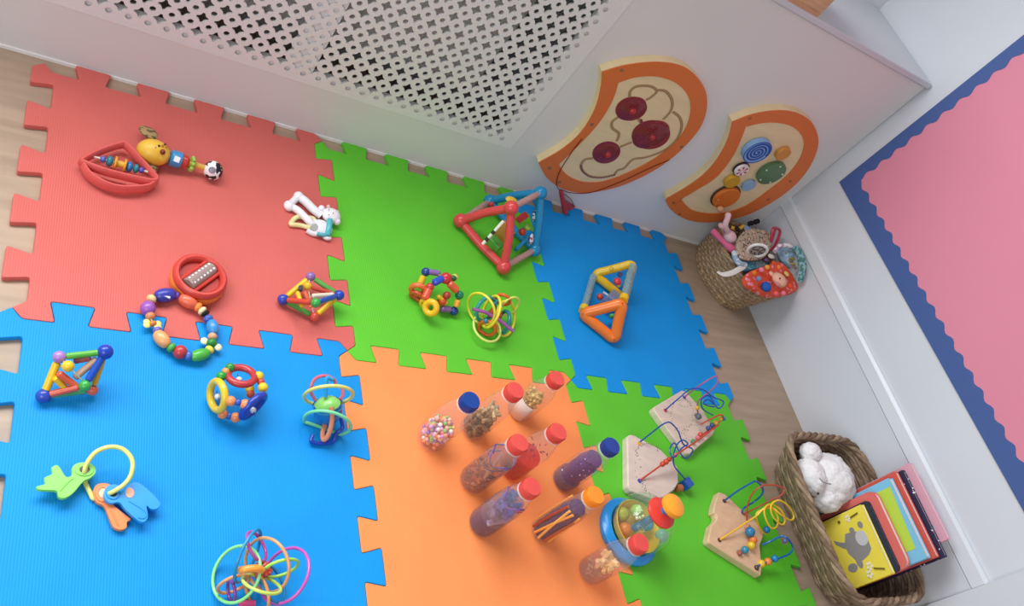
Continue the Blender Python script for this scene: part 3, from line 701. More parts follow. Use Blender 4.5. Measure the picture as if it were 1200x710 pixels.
# things strung inside
def pw(x, y, z): return G(*q(x, y), z)
a, b = pw(385, 290, .125), pw(240, 450, .055); MB().cyl(a, b, .0042, 10).build('striped_rod', plastic('#efe9df'), t)
for u in (.42, .72): MB().cyl(a.lerp(b, u), a.lerp(b, u+.13), .0046, 10).build('rod_stripe', plastic('#2b2320'), t)
mid = (rl+rb_+bl+bb+rt+bt)/6; dL = (bl-rl).normalized(); dS = (rb_-rl).normalized()
MB().box(mid-dL*.012+dS*.012-up*.018, (.045, .006, .05), M=Matrix((dS, dL, up)).transposed()).build('orange_card', plastic('#dba04a', .4), t, bevel=.001)
MB().box(pw(330, 445, .05), (.036, .028, .018), M=Matrix((dS, dL, up)).transposed()).build('green_block', plastic('#4e9a3c', .4), t, bevel=.002)
MB().box(pw(515, 265, .10), (.018, .05, .006), M=Matrix((dS, dL, up)).transposed()).build('red_panel', plastic('#c4363a', .3), t, bevel=.001)
ball('red_bead', pw(515, 365, .07), .0105, plastic('#b83a26'), t); ball('green_bead', pw(550, 335, .075), .0105, plastic('#8cb83c'), t, sc=(1, 1, .7))
MB().cyl(pw(470, 490, .05), pw(560, 400, .055), .005).build('blue_rod', bm_, t)
# blue outer face stickers
bn = (bb-bl).cross(bt-bl).normalized()
if bn.x < 0: bn = -bn
def sticker(x, y, c, r_, col, nm):
    P0 = pw(x, y, c); MB().sphere(P0, r_, (.62, .28, 1.15), axis=(bt-bb)).build(nm, col, t)
sticker(603, 250, .092, .016, patches('#e8eef2', '#30506e', 160, .5, .4), 'wheel_sticker'); sticker(580, 415, .06, .013, patches('#dfe7f0', '#b83848', 170, .5, .4), 'wheel_sticker')
MB().sphere(pw(440, 145, .158), .012, (1.5, .9, .6)).build('yellow_flower', plastic('#d9b13a', .4), t)
ball('red_bead', pw(300, 175, .05), .008, plastic('#c4363a'), t)

q = Z(665, 295, 6.17)
zo = ZT+.0165
ol, ob, yl = G(*q(108, 448), zo), G(*q(340, 636), zo), G(*q(192, 160), zo)
ot, yt = G(*q(398, 372), .113), G(*q(478, 84), .113); yb_ = yl+(ob-ol)
t = thing('activity_prism', 'small orange and yellow triangular activity toy on the blue mat', 'activity toy', (ol+ob+yl+yb_)/4-up*.0165)
om, ym = plastic('#ee7a2c', .25), plastic('#e2b927', .25)
def solid_tri(nodes, r, mat, t):
    cen = sum(nodes, Vector())/3; P = []
    for k in range(3):
        a, b = nodes[k], nodes[(k+1) % 3]
        for u in (.10, .3, .5, .7, .90): P.append(a.lerp(b, u))
    P = spline(P, 4, True)
    nn = (nodes[1]-nodes[0]).cross(nodes[2]-nodes[0]).normalized()
    MB().tube(P, r, 14, True, up=nn, rb=r*.82).build('end_frame', mat, t)
solid_tri([ol, ob, ot], .0150, om, t); solid_tri([yl, yb_, yt], .0120, ym, t)
for k, nd in enumerate((ol, ob, ot)): ball('screw', nd+(Vector(CAM)-nd).normalized()*.0138, .0020, plastic('#9c4712'), t, nu=8, nv=6)
for a, b, in ((ol, yl), (ot, yt), (ob, yb_)):
    MB().cyl(a.lerp(b, .07), a.lerp(b, .93), .0105, 16).build('clear_bar', clear('#cfe6ea', .3, .08), t)
    MB().cyl(a.lerp(b, .12), a.lerp(b, .80), .0075, 14).build('teal_core', plastic('#2f8396', .4), t)
    MB().cyl(a.lerp(b, .06), a.lerp(b, .16), .0125, 16).build('yellow_collar', ym, t)
m0 = (ol+yl+ot+yt+ob+yb_)/6
MB().cyl(ol.lerp(yl, .5)+(ot-ol)*.5-up*.02, ob.lerp(yb_, .5)+(ot-ob)*.5-up*.012, .003).build('axle', plastic('#cfd2d4'), t)
MB().box(m0-up*.01, (.045, .03, .045), rz=.7).build('spinner_panel', clear('#bfc4dc', .35), t, bevel=.002)
MB().sphere(G(*q(362, 215), .075), .012, (1, 1, .8)).build('red_bead', plastic('#d8343c'), t); ball('yellow_bead', G(*q(368, 240), .07), .0065, plastic('#e8b83c'), t)
ball('red_bead', G(*q(235, 325), .04), .0095, plastic('#c9442c'), t); ball('purple_bead', G(*q(380, 165), .06), .0075, plastic('#6a6fb4'), t)
MB().sphere(G(*q(325, 465), .04), .0095, (1.2, .6, 1)).build('green_leaf', plastic('#4fae5c'), t)
ball('yellow_knob', G(*q(318, 125), .085), .006, ym, t)

# ------------------------------------------------------------------ sensory bottles
BG = 'sealed sensory bottles'
def heap(n, r, rad, z0, z1, shape, rnd):
    """loose bits settled in the lower part of a bottle"""
    mb = MB()
    for _ in range(n):
        a_, rr_ = rnd.random()*2*PI, math.sqrt(rnd.random())*(rad-r); z = z0+r+(z1-z0-2*r)*rnd.random()
        c = Vector((rr_*math.cos(a_), rr_*math.sin(a_), z)); d = Vector((rnd.gauss(0, 1), rnd.gauss(0, 1), rnd.gauss(0, .8))).normalized()
        if shape == 'ball': mb.sphere(c, r*(.8+.4*rnd.random()), nu=8, nv=6)
        elif shape == 'tube':
            c.x *= .6; c.y *= .6; L_ = min(r*(1.3+1.2*rnd.random()), (rad*.96-math.hypot(c.x, c.y)-r*.4)/max(.15, math.hypot(d.x, d.y))); mb.cyl(c-d*L_, c+d*L_, r*.5, 7)
        elif shape == 'chip': mb.box(c, (r*2.4, r*1.5, r*.7), M=d.to_track_quat('Z', 'Y').to_matrix())
    return mb
def shift(mb, v):
    mb.v = [x+Vector(v) for x in mb.v]; return mb
def bottle(label, bpx, tpx, R_, rc_, capcol, fills, film=None, seed=1):
    b = G(*bpx, ZT)
    zs = np.linspace(.1, .3, 401); H = min(zs, key=lambda z: (proj((b.x, b.y, z))[0]-tpx[0])**2+(proj((b.x, b.y, z))[1]-tpx[1])**2)-ZT
    R_ *= .90; rc_ *= .93
    t = thing('sensory_bottle', label, 'bottle', b, BG); rnd = random.Random(seed); hc = .021
    hs = H*.53
    prof = [(R_*.72, .0005), (R_*.95, .003), (R_, .010), (R_, hs), (R_*.97, hs+(H-hc-hs)*.25), (R_*.84, hs+(H-hc-hs)*.52), (rc_*1.05, H-hc-.006), (rc_*.86, H-hc), (rc_*.86, H-.004)]
    MB().lathe(b, prof, n=28).build('bottle_body', film or clear('#fbf6f4', .075, .05), t)
    MB().lathe(b, [(rc_*.9, H-hc-.003), (rc_*1.08, H-hc-.003), (rc_*1.08, H-hc), (rc_*.9, H-hc)], n=24).build('neck_ring', clear('#ffffff', .3), t)
    cp = [(rc_, H-hc), (rc_*1.03, H-hc+.002), (rc_*1.02, H-.004), (rc_*.93, H), (0, H)]
    mb = MB().lathe(b, cp, n=28)
    for k in range(28):
        a_ = 2*PI*k/28; mb.box(b+Vector((rc_*1.02*math.cos(a_), rc_*1.02*math.sin(a_), H-hc*.52)), (.0014, .0012, hc*.7), rz=a_)
    mb.build('screw_cap', plastic(capcol, .3), t)
    for f in fills:
        k = f[0]
        if k == 'liquid':
            _, z0, z1, col, body = f; MB().lathe(b, [(R_*.66, .002), (R_*.92, .005), (R_*.965, .012), (R_*.965, min(z1, hs)), (R_*.94, z1)] if z1 <= hs+.02 else [(R_*.66, .002), (R_*.92, .005), (R_*.965, .012), (R_*.965, hs), (R_*.80, z1)], n=24).build('liquid', clear(col, body, .1), t)
        elif k == 'core':
            _, r, z1, col, body = f; MB().lathe(b, [(r*.9, .003), (r, .008), (r, hs), (r*.8, z1)], n=20).build('liquid', clear(col, body, .1), t)
        elif k == 'pile':
            _, n, r, z0, z1, shape, cols = f; shift(heap(n, r, R_*.93, z0, z1, shape, rnd), b).build('filling', multi(cols, 1), t, kind='stuff', fix=False)
        elif k == 'strip':
            _, x0_, y0_, z0_, x1_, y1_, z1_, r, col = f
            MB().tube(spline([b+Vector((x0_, y0_, z0_)), b+Vector(((x0_+x1_)/2*1.1, (y0_+y1_)/2, (z0_+z1_)/2)), b+Vector((x1_, y1_, z1_))], 4), r, 8).build('stick', plastic(col, .6), t)
        elif k == 'curl':
            _, z, r, col = f; P = [b+Vector((R_*.85*math.cos(a_), R_*.85*math.sin(a_), z+r*math.sin(a_*3))) for a_ in np.linspace(rnd.random()*6, rnd.random()*6+2.2, 14)]
            MB().tube(P, .0018, 6).build('ribbon', plastic(col, .4), t)
        elif k == 'sheet':
            _, z0_, z1_, a0, a1, col = f; V = []; F = []; aa = np.linspace(a0, a1, 10)
            for a_ in aa: V += [b+Vector((R_*.94*math.cos(a_), R_*.94*math.sin(a_), z0_)), b+Vector((R_*.94*math.cos(a_), R_*.94*math.sin(a_), z1_))]
            for i in range(9): F.append((2*i, 2*i+2, 2*i+3, 2*i+1))
            o = MB().add(V, F).build('paper', paint(col, .7), t); md = o.modifiers.new('th', 'SOLIDIFY'); md.thickness = .0008
    return t
RC, BC, OC = '#de5048', '#15408f', '#f7922a'
bottle('clear bottle of multicoloured beads with a blue cap', (503, 514), (551, 466), .0365, .0205, BC,
       [('pile', 260, .0046, .004, .066, 'ball', ['#f2a06a', '#f4efe6', '#ee7f86', '#9a7bc0', '#8fc46a', '#f5cf6a', '#e6703c', '#f7c8b8', '#d8a6e0'])], seed=3)
bottle('clear bottle of brown pasta tubes with a red cap beside the bead bottle', (552, 503), (602, 453), .033, .0205, RC,
       [('pile', 120, .0062, .004, .05, 'chip', ['#6f5a36', '#8a7048', '#5c4a30', '#9a8458']), ('pile', 34, .0075, .05, .098, 'tube', ['#b59a6c', '#a58a5c', '#c9ae7c', '#8f7a50'])], seed=4)
bottle('clear bottle of pale pasta over white paper with a red cap', (607, 482), (650, 438), .034, .0200, RC,
       [('sheet', .004, .06, 2.4, 4.6, '#e8dcd4'), ('pile', 60, .0072, .03, .085, 'tube', ['#d8b86a', '#c9a858', '#e4c880', '#b8984a'])], seed=5)
bottle('clear bottle of brown glittery bits and purple curls with a red cap', (552, 564), (606, 513), .034, .0205, RC,
       [('liquid', 0, .115, '#f0d0bc', .10), ('pile', 240, .0042, .004, .066, 'chip', ['#a8623c', '#7c4a34', '#c27a4c', '#d8ccc0', '#6a4434', '#b8744c']), ('strip', -.01, -.02, .06, .01, .012, .11, .004, '#b9a090'), ('curl', .10, .01, '#5a3f96'), ('curl', .115, .008, '#6a4a9c'), ('curl', .125, .006, '#4d3a86'), ('sheet', .085, .125, -1.6, -.1, '#7c6a90')], seed=6)
bottle('clear bottle of red water with floating red flecks and a red cap', (598, 549), (651, 499), .034, .0205, RC,
       [('liquid', 0, .07, '#ee5a48', .28), ('pile', 26, .0022, .07, .115, 'chip', ['#b8343c', '#8a2a4a', '#c84a4a'])], seed=7)
bottle('clear bottle of purple glitter liquid with a blue cap', (659, 563), (719.5, 523), .033, .0205, BC,
       [('liquid', 0, .030, '#b39ac4', .25), ('core', .0245, .118, '#8a5cb4', .34), ('pile', 90, .0018, .02, .115, 'chip', ['#c9a8e8', '#8a5ac0', '#e4d4f4'])], seed=8)
bottle('clear bottle of dark purple liquid with blue bits and grey feathers, red cap', (563, 614), (625, 570), .034, .0200, RC,
       [('liquid', 0, .05, '#7a4a94', .40), ('liquid', 0, .120, '#e0d6ea', .10), ('pile', 46, .0060, .08, .118, 'chip', ['#2a4aa8', '#1f3a8c', '#5a6ab8', '#3a3f9c']), ('strip', -.02, -.018, .05, .016, -.02, .078, .006, '#a8a4b8'), ('pile', 22, .008, .05, .085, 'chip', ['#8f8a9c', '#6f6c80']), ('curl', .12, .008, '#b83a5a'), ('curl', .13, .008, '#7a4a8c')], seed=9)
bottle('clear bottle of orange sticks in purple liquid with an orange cap', (634, 622), (698, 577.5), .030, .0205, OC,
       [('core', .022, .13, '#7d4f9c', .30)]+[('strip', .0262*math.cos(a_), .0262*math.sin(a_), .010, .0245*math.cos(a_+da), .0245*math.sin(a_+da), .128, .0028, c) for a_, da, c in ((3.4, .5, '#f2a24a'), (3.9, -.4, '#f7b25a'), (4.4, .3, '#c85a2a'), (4.9, -.3, '#f2a24a'), (5.4, .4, '#e88a3a'), (2.9, .2, '#b0482a'), (2.3, -.5, '#f2a24a'))]+[('pile', 40, .0032, .004, .02, 'chip', ['#5a4a3c', '#8a7a6a', '#3c3430'])], seed=10)
bottle('clear bottle of water with tan pasta pieces and a red cap beside the ball popper', (690, 670), (752.5, 635.5), .034, .0205, RC,
       [('liquid', 0, .045, '#f0d8c4', .16), ('pile', 26, .0026, .004, .03, 'chip', ['#d8b8a0', '#ece0d4', '#c8a488']), ('pile', 13, .0095, .045, .080, 'tube', ['#efc48a', '#e6b878', '#f4d4a0'])], seed=11)

# ------------------------------------------------------------------ ball popper
b = G(733, 625, ZT)
t = thing('ball_popper', 'clear domed ball popper with blue base ring and orange plunger knob', 'toy', b)
def lt(nm, prof, mat, n=36, cap=False, par=None): return MB().lathe(b, prof, n=n, cap=cap).build(nm, mat, par or t)
lt('base_ring', [(.050, 0), (.074, 0), (.0785, .008), (.0785, .016), (.072, .024), (.062, .027), (.055, .022), (.050, .010)], plastic('#1d8fdc', .25))
lt('yellow_bowl', [(.0, .012), (.034, .013), (.053, .024), (.0615, .046), (.0600, .047), (.050, .029), (.032, .019), (0, .018)], plastic('#edb92c', .3))
lt('dome', [(.060, .030), (.066, .048), (.0675, .066), (.064, .085), (.054, .102), (.040, .112), (.024, .117)], clear('#f2fff2', .07, .04), n=40)
lt('lid_disc', [(.0, .116), (.030, .116), (.0355, .119), (.0355, .123), (.030, .127), (.010, .130), (0, .130)], plastic('#dd4338', .25))
lt('plunger', [(.0085, .03), (.0085, .152)], plastic('#3f7fb8', .3), n=16)
lt('knob', [(.0, .150), (.020, .150), (.0265, .154), (.0275, .160), (.025, .166), (.016, .170), (0, .1715)], plastic('#fba32f', .3))
for (x, y, z, r_, c) in ((188, 272, .045, .016, '#b9b02c'), (208, 388, .040, .0155, '#e8782c'), (375, 350, .055, .0155, '#4a9ac0'), (485, 440, .055, .0155, '#8fbfae'), (300, 250, .06, .0155, '#a8c85a')):
    ball('ball', G(*Z(700, 560, 6.4545)(x, y), z), r_, plastic(c, .3), t, nu=16, nv=10)
for (x, y) in ((300, 275), (320, 300), (345, 290), (300, 305)): ball('glitter_bead', G(*Z(700, 560, 6.4545)(x, y), .09), .004, plastic('#e8dcae', .2), t, nu=8, nv=6)

# ------------------------------------------------------------------ wooden bead mazes
def maze(label, q, outline, ztop, th, col, wires, beads, holes, spots=None):
    P = [G(*q(x, y), ztop) for x, y in outline]; cen = sum(P, Vector())/len(P)
    t = thing('bead_maze', label, 'bead maze', Vector((cen.x, cen.y, ZT)), 'wooden bead mazes')
    MB().prism(P, (0, 0, -th)).build('board', wood(col, 30, (1, 3, 1), .5, .07), t, bevel=.003)
    for L, r_, c in wires: MB().tube(spline([G(*q(x, y), z) for x, y, z in L], 7), r_, 8).build('wire', plastic(c, .25), t)
    for (x, y, z, r_, c) in beads: ball('bead', G(*q(x, y), z), r_, plastic(c, .25), t, nu=14, nv=8)
    for (x, y, c) in holes: MB().lathe(G(*q(x, y), ztop), [(.0055, .0), (.005, .0022), (.0, .0024)], n=12).build('wire_socket', plastic(c, .3), t)
    if spots:
        mb = MB(); rnd = random.Random(len(outline)*7+3)
        for (x, y) in spots:
            c = G(*q(x, y), ztop); mb.lathe(c, [(.0013, 0), (.0011, .0003), (0, .0003)], n=6)
        mb.build('printed_dots', plastic('#2f2f38', .6), t, kind='stuff', fix=False)
    return t
def arc_pts(cx, cy, rx, ry, n, rnd, a0=0, a1=2*PI): return [(cx+rx*(1+rnd.uniform(-.12, .12))*math.cos(a_), cy+ry*(1+rnd.uniform(-.12, .12))*math.sin(a_)) for a_ in np.linspace(a0, a1, n)]
rn = random.Random(2)
q = Z(725, 430, 4.437)
maze('wooden bead maze board with blue flower loops lying over the blue and green seam', q,
     [(183, 208), (330, 120), (352, 128), (440, 225), (500, 330), (492, 352), (372, 452), (352, 450), (260, 330), (185, 225)], ZT+.022, .022, '#d9c6b4',
     [([(242, 224, .034), (310, 165, .085), (375, 115, .115), (440, 118, .118), (490, 155, .105), (545, 180, .095), (520, 215, .09), (470, 170, .095), (440, 190, .10), (500, 205, .10), (470, 150, .105), (430, 170, .10), (440, 220, .075), (490, 250, .045)], .0019, '#1d4fae'),
      ([(340, 158, .034), (400, 110, .09), (460, 70, .125), (508, 48, .14), (512, 85, .13), (470, 130, .10), (420, 170, .07), (408, 210, .05), (420, 270, .034)], .0019, '#b05a8c'),
      ([(425, 298, .05), (480, 270, .075), (530, 248, .09), (540, 270, .08), (480, 320, .05), (410, 370, .034)], .0021, '#c84434')],
     [(408, 213, .056, .0060, '#e0a92c'), (404, 250, .050, .0052, '#6a6560'), (415, 258, .052, .0085, '#5f6a72'), (545, 268, .078, .0065, '#3f74b0'), (530, 270, .078, .006, '#dca72c'), (505, 290, .066, .0068, '#e0b43c'), (485, 302, .060, .0065, '#3c5f90'), (465, 318, .055, .0065, '#3a4f8c'), (425, 352, .044, .0070, '#c8503c'), (412, 368, .042, .0065, '#d86a7a'), (388, 388, .040, .0068, '#4a8c5a')],
     [(242, 226, '#b8343c'), (340, 158, '#3a4fa8')], arc_pts(330, 250, 55, 85, 46, rn)+arc_pts(345, 190, 30, 16, 12, rn)+arc_pts(385, 340, 45, 40, 20, rn))
maze('wooden bead maze board with a single red wire beside the ball popper', q,
     [(45, 360), (62, 350), (80, 354), (215, 425), (290, 500), (308, 520), (312, 600), (290, 640), (215, 690), (190, 692), (65, 645), (48, 620)], ZT+.022, .022, '#dccabb',
     [([(108, 392, .034), (180, 335, .075), (235, 295, .105), (270, 290, .115), (310, 335, .10), (335, 400, .08), (385, 430, .08), (350, 475, .075), (315, 440, .08), (290, 395, .085), (265, 430, .08), (285, 470, .078), (330, 420, .08), (360, 400, .085), (330, 380, .09), (295, 420, .08), (285, 500, .065), (320, 555, .05), (358, 592, .036)], .0019, '#1d4f9e'),
      ([(107, 592, .034), (180, 540, .050), (250, 490, .066), (330, 435, .084), (420, 375, .10), (520, 300, .12)], .0021, '#bf4230')],
     [(228, 505, .062, .0068, '#c8442c'), (246, 493, .066, .0072, '#cf4a2c'), (262, 480, .068, .0062, '#b83c2a'), (295, 458, .074, .006, '#d85a48')],
     [(104, 398, '#e0ac38'), (107, 592, '#2f50b8')], arc_pts(150, 440, 60, 40, 26, rn, 2.6, 6.2)+arc_pts(215, 610, 85, 70, 44, rn, .2, 3.6)+arc_pts(100, 520, 14, 60, 10, rn))
tz = [o for o in C.objects if o.get('category') == 'bead maze'][-1]
MB().box(G(*q(352, 608), ZT+.016), (.024, .024, .024), rz=.5).build('blue_cube', plastic('#1d57a8', .3), tz, bevel=.002)
MB().cyl(G(*q(300, 632), ZT+.010), G(*q(325, 628), ZT+.012), .0095, 14).build('wooden_bead', plastic('#a8663c', .4), tz)
q = Z(820, 550, 5.256)
maze('wooden bead maze board with a yellow spiral wire beside the wicker basket', q,
     [(118, 138), (155, 150), (250, 238), (330, 288), (398, 400), (372, 470), (385, 600), (378, 655), (60, 450), (52, 430), (72, 340), (98, 318), (108, 292), (98, 272), (86, 268), (90, 220)], ZT+.022, .022, '#dcb893',
     [([(150, 195, .034), (230, 135, .07), (320, 82, .105), (350, 75, .11), (385, 110, .108), (385, 150, .098), (340, 195, .07), (270, 240, .045), (262, 270, .036)], .0024, '#14559c'),
      ([(290, 318, .034), (295, 220, .06), (330, 140, .09), (390, 100, .115), (460, 98, .125), (520, 120, .13), (500, 160, .12), (440, 190, .10), (370, 225, .075), (300, 262, .045), (268, 275, .036)], .0022, '#b04a34'),
      ([(120, 436, .034), (200, 385, .046), (290, 325, .06), (350, 285, .072), (400, 235, .09), (440, 235, .092), (480, 290, .085), (475, 350, .075), (440, 360, .075), (405, 300, .085), (400, 240, .095), (440, 215, .10), (500, 250, .10), (525, 310, .09), (505, 340, .085), (450, 290, .092), (440, 220, .105), (490, 190, .115), (550, 230, .112), (580, 290, .10), (555, 312, .095), (490, 270, .10), (440, 235, .095), (360, 260, .075), (350, 300, .065), (375, 370, .045), (415, 400, .036)], .0024, '#edbd34'),
      ([(385, 465, .034), (430, 445, .050), (500, 412, .07), (540, 425, .08), (572, 480, .07), (550, 520, .06), (480, 550, .05), (400, 575, .04), (350, 598, .034)], .0024, '#1660a8')],
     [(295, 358, .040, .0085, '#c98a6c'), (310, 385, .050, .0125, '#2e7ba6'), (330, 435, .046, .0098, '#e07a34'), (318, 468, .044, .0100, '#e0c02c'), (278, 496, .040, .0098, '#3a87a0'), (246, 515, .038, .0075, '#9a5a4c'), (412, 370, .050, .0088, '#2374a8'), (380, 580, .036, .0098, '#e2bf34'), (420, 568, .040, .0098, '#e38a34'), (462, 550, .046, .0090, '#2a80b8'), (525, 440, .075, .0055, '#5a62a0'), (350, 605, .036, .0065, '#4a3a2c')],
     [(150, 195, '#5a3a2a'), (120, 436, '#5a3a2a')])

# ------------------------------------------------------------------ wall toys on the radiator cover
YF = YB-.024
def outline(q, L, y, n=5): return spline([B(*q(x, yy), y) for x, yy in L], n, True)
def resample(P, n):
    P = [Vector(p) for p in P]; N = len(P); d = [0]
    for i in range(N): d.append(d[-1]+(P[(i+1) % N]-P[i]).length)
    out = []; j = 0
    for k in range(n):
        s_ = d[-1]*k/n
        while d[j+1] < s_: j += 1
        u = (s_-d[j])/max(1e-9, d[j+1]-d[j]); out.append(P[j].lerp(P[(j+1) % N], u))
    return out
def corner_outline(q, seq, y):
    """seq: runs of smooth points; the runs meet in corners"""
    out = []
    for L in seq: out += spline([B(*q(x, yy), y) for x, yy in L], 6)[:-1]
    return out
cream = wood('#ead2a4', 10, (1, 1, 5), .45, .05); orange_ = paint('#dd7434', .45); face = wood('#e3c79a', 8, (1, 1, 6), .4, .05)
def wall_panel(label, q, outer, inner):
    O = corner_outline(q, outer, YF); I = corner_outline(q, inner, YF)
    O = resample(O, 120); I = resample(I, 120)
    cen = sum(O, Vector())/len(O)
    t = thing('activity_board', label, 'wall toy', Vector((cen.x, YB, cen.z)))
    # board of pale plywood, orange painted rim, bare centre slightly sunk
    k0 = min(range(120), key=lambda k: (I[k]-O[0]).length); I2 = I[k0:]+I[:k0]
    MB().prism(O, (0, .024, 0)).build('plywood_board', cream, t, smooth=False)
    MB().ring_prism([p_+Vector((0, -.0002, 0)) for p_ in O], [p_+Vector((0, -.0002, 0)) for p_ in I2], (0, -.0028, 0)).build('orange_rim', orange_, t, smooth=False)
    return t
q1 = Z(620, 55, 3.945)
t1 = wall_panel('orange rimmed wall toy with three dark red ovals and a grooved track', q1,
    [[(335, 112), (450, 80), (600, 67), (720, 92), (800, 170), (822, 260), (795, 360), (720, 455), (620, 540), (500, 608), (380, 652), (250, 672), (150, 650), (80, 600), (42, 532)], [(42, 532), (150, 470), (235, 395), (298, 295), (328, 195), (335, 112)]],
    [[(412, 162), (500, 136), (600, 136), (690, 172), (742, 245), (738, 335), (692, 420), (600, 500), (480, 568), (350, 618), (250, 622), (175, 590), (135, 540)], [(135, 540), (230, 450), (320, 350), (382, 250), (412, 162)]])
def w1(x, y, dy=0): return B(*q1(x, y), YF-.0005-dy)
mk = plastic('#8e2434', .18)
for (x, y, a, b_, an) in ((472, 285, 74, 54, -14), (563, 405, 90, 66, -10), (357, 487, 66, 49, -16)):
    cs, sn = math.cos(math.radians(an)), math.sin(math.radians(an))
    P = [w1(x+a*math.cos(th)*cs-b_*math.sin(th)*sn, y+a*math.cos(th)*sn+b_*math.sin(th)*cs) for th in [2*PI*k/32 for k in range(32)]]
    o = MB().prism(P, (0, -.0012, 0)).build('red_well', mk, t1)
    c = w1(x, y); rr_ = (P[0]-P[16]).length/2
    MB().sphere(c+Vector((0, -.001, 0)), rr_*.97, (1, 1, .16), axis=(0, 1, 0), nu=26, nv=8).build('clear_dome', clear('#d0606a', .25, .05), o)
    ball('red_ball', w1(x+6, y+10, .004), .0105, plastic('#b02a30', .2), o)
grv = paint('#a8875e', .7)
for L in ([(465, 240), (468, 205), (500, 182), (560, 182), (590, 205), (560, 235), (540, 245)], [(590, 200), (630, 205), (660, 245), (655, 295), (620, 335)], [(665, 300), (695, 325), (705, 370), (680, 430), (620, 480), (540, 510), (480, 520), (440, 560), (410, 570), (395, 590)],
          [(395, 590), (340, 602), (285, 598), (250, 575), (240, 545), (260, 520), (295, 515)], [(420, 320), (385, 345), (385, 375), (415, 400), (405, 435)], [(500, 325), (520, 355)], [(420, 462), (475, 440)]):
    MB().tube(spline([w1(x, y) for x, y in L], 6), .0042, 8, up=(0, 1, 0), rb=.0012).build('track_groove', grv, t1)
mb = MB()
for u in np.linspace(0, 1, 22):
    P = spline([w1(x, y, .001) for x, y in ((395, 592), (340, 604), (285, 600), (250, 577), (240, 547))], 10); c = P[int(u*(len(P)-1))]; mb.sphere(c, .0026, nu=8, nv=5)
mb.build('track_beads', plastic('#6a3a5a', .3), t1, kind='stuff')
MB().tube(spline([w1(x, y) for x, y in ((515, 335), (525, 360))], 4), .004, 8, up=(0, 1, 0), rb=.002).build('red_track', mk, t1)
for (x, y) in ((428, 108), (290, 358), (705, 462), (95, 560), (140, 625)): MB().lathe(w1(x, y, .0028), [(.0052, 0), (.0046, .0012), (.0018, .0006), (0, .0006)], (0, -1, 0), 14, False).build('screw', plastic('#8a6a4c', .3), t1)
# wand on a cord
hw = thing('magnet_wand', 'red magnetic wand hanging on a cord from the wall toy', 'wand', G(662, 250, ZT))
qz = Z(580, 200, 4)
a, b_ = B(*qz(308, 92), YB-.030), G(*qz(330, 200), ZT+.009)
MB().cyl(a, b_, .0062, 12, r2=.0078, bev=.002).build('handle', plastic('#a82c38', .3), hw)
P = [a.lerp(b_, .42), G(*qz(374, 172), ZT+.012), G(*qz(366, 182), ZT+.006), a.lerp(b_, .92)]; MB().prism(P, (.003, .006, .002)).build('fin', plastic('#a03040', .3), hw, bevel=.001)
for L in ([(245, 425), (195, 490), (140, 580), (128, 640), (150, 668)], [(150, 660), (200, 675), (290, 672), (420, 625), (560, 560), (650, 522)]):
    MB().tube(spline([B(*q1(x, y), YF-.005) for x, y in L], 6), .0012, 6).build('cord', cloth('#7a2c20'), hw)
MB().tube(spline([a+Vector((.003, 0, -.004)), a.lerp(G(*qz(374, 172), ZT+.012), .55)+Vector((.006, 0, .004)), G(*qz(370, 170), ZT+.014)], 5), .0011, 6).build('cord', cloth('#7a2c20'), hw)

q2 = Z(765, 110, 4.44)
t2 = wall_panel('orange rimmed wall toy with spinning coloured wooden discs above the small basket', q2,
    [[(412, 142), (520, 102), (640, 84), (740, 94), (820, 140), (858, 220), (850, 300), (800, 400), (720, 488), (620, 560), (500, 622), (380, 655), (250, 665), (150, 640), (85, 590), (63, 545)], [(63, 545), (160, 490), (258, 420), (330, 340), (385, 240), (412, 142)]],
    [[(482, 168), (560, 150), (640, 147), (720, 165), (770, 210), (785, 270), (755, 350), (690, 430), (600, 500), (500, 570), (400, 610), (290, 620), (200, 600), (145, 545)], [(145, 545), (230, 495), (330, 430), (410, 330), (455, 240), (482, 168)]])
def disc(nm, x, y, r_, d0, th, mat, nside=28, par=t2):
    c = B(*q2(x, y), YF-d0-th); return MB().lathe(c+Vector((0, th, 0)), [(r_, 0), (r_, th*.85), (r_*.94, th), (0, th)], (0, -1, 0), nside).build(nm, mat, par), c
spm = paint('#86aedd', .4)
o, c = disc('spiral_disc', 545, 306, .0435, .002, .018, spm)
sp = [c+Vector((r_*math.cos(a_), -.0006, r_*math.sin(a_))) for a_, r_ in [(k*.28, .0375-.00046*k) for k in range(78)]]
MB().tube(sp, .0033, 6, up=(0, 1, 0), rb=.0006).build('spiral_line', paint('#1d4aa8', .4), o)
MB().ring_prism(circle(c+Vector((0, -.0001, 0)), (1, 0, 0), (0, 0, 1), .0432), circle(c+Vector((0, -.0001, 0)), (1, 0, 0), (0, 0, 1), .0395), (0, -.0006, 0)).build('disc_edge', paint('#2a56b0', .4), o)
disc('orange_disc', 680, 318, .0245, .002, .012, paint('#d08a38', .4), 8)
o, c = disc('green_disc', 620, 420, .0455, .002, .014, paint('#5a7d58', .35), 30)
for k in range(5): a_ = k*2*PI/5+.4; ball('stud', c+Vector((.036*math.cos(a_), 0, .036*math.sin(a_))), .0032, plastic('#d8dcc8', .3), o, nu=8, nv=6)
o, c = disc('swirl_disc', 465, 402, .0228, .002, .014, paint('#efe2e0', .4))
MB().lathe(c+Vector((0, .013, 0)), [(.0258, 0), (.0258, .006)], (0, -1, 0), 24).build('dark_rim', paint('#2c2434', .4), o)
for k in range(6):
    a_ = k*PI/3; P = [c+Vector((r_*math.cos(a_+dd), -.0007, r_*math.sin(a_+dd))) for r_, dd in ((.004, 0), (.018, -.22), (.0185, .2))]; MB().prism(P, (0, -.0005, 0)).build('red_petal', paint('#b8323c', .4), o)
disc('yellow_disc', 415, 462, .0255, .002, .013, paint('#cc9a2a', .4), 10)
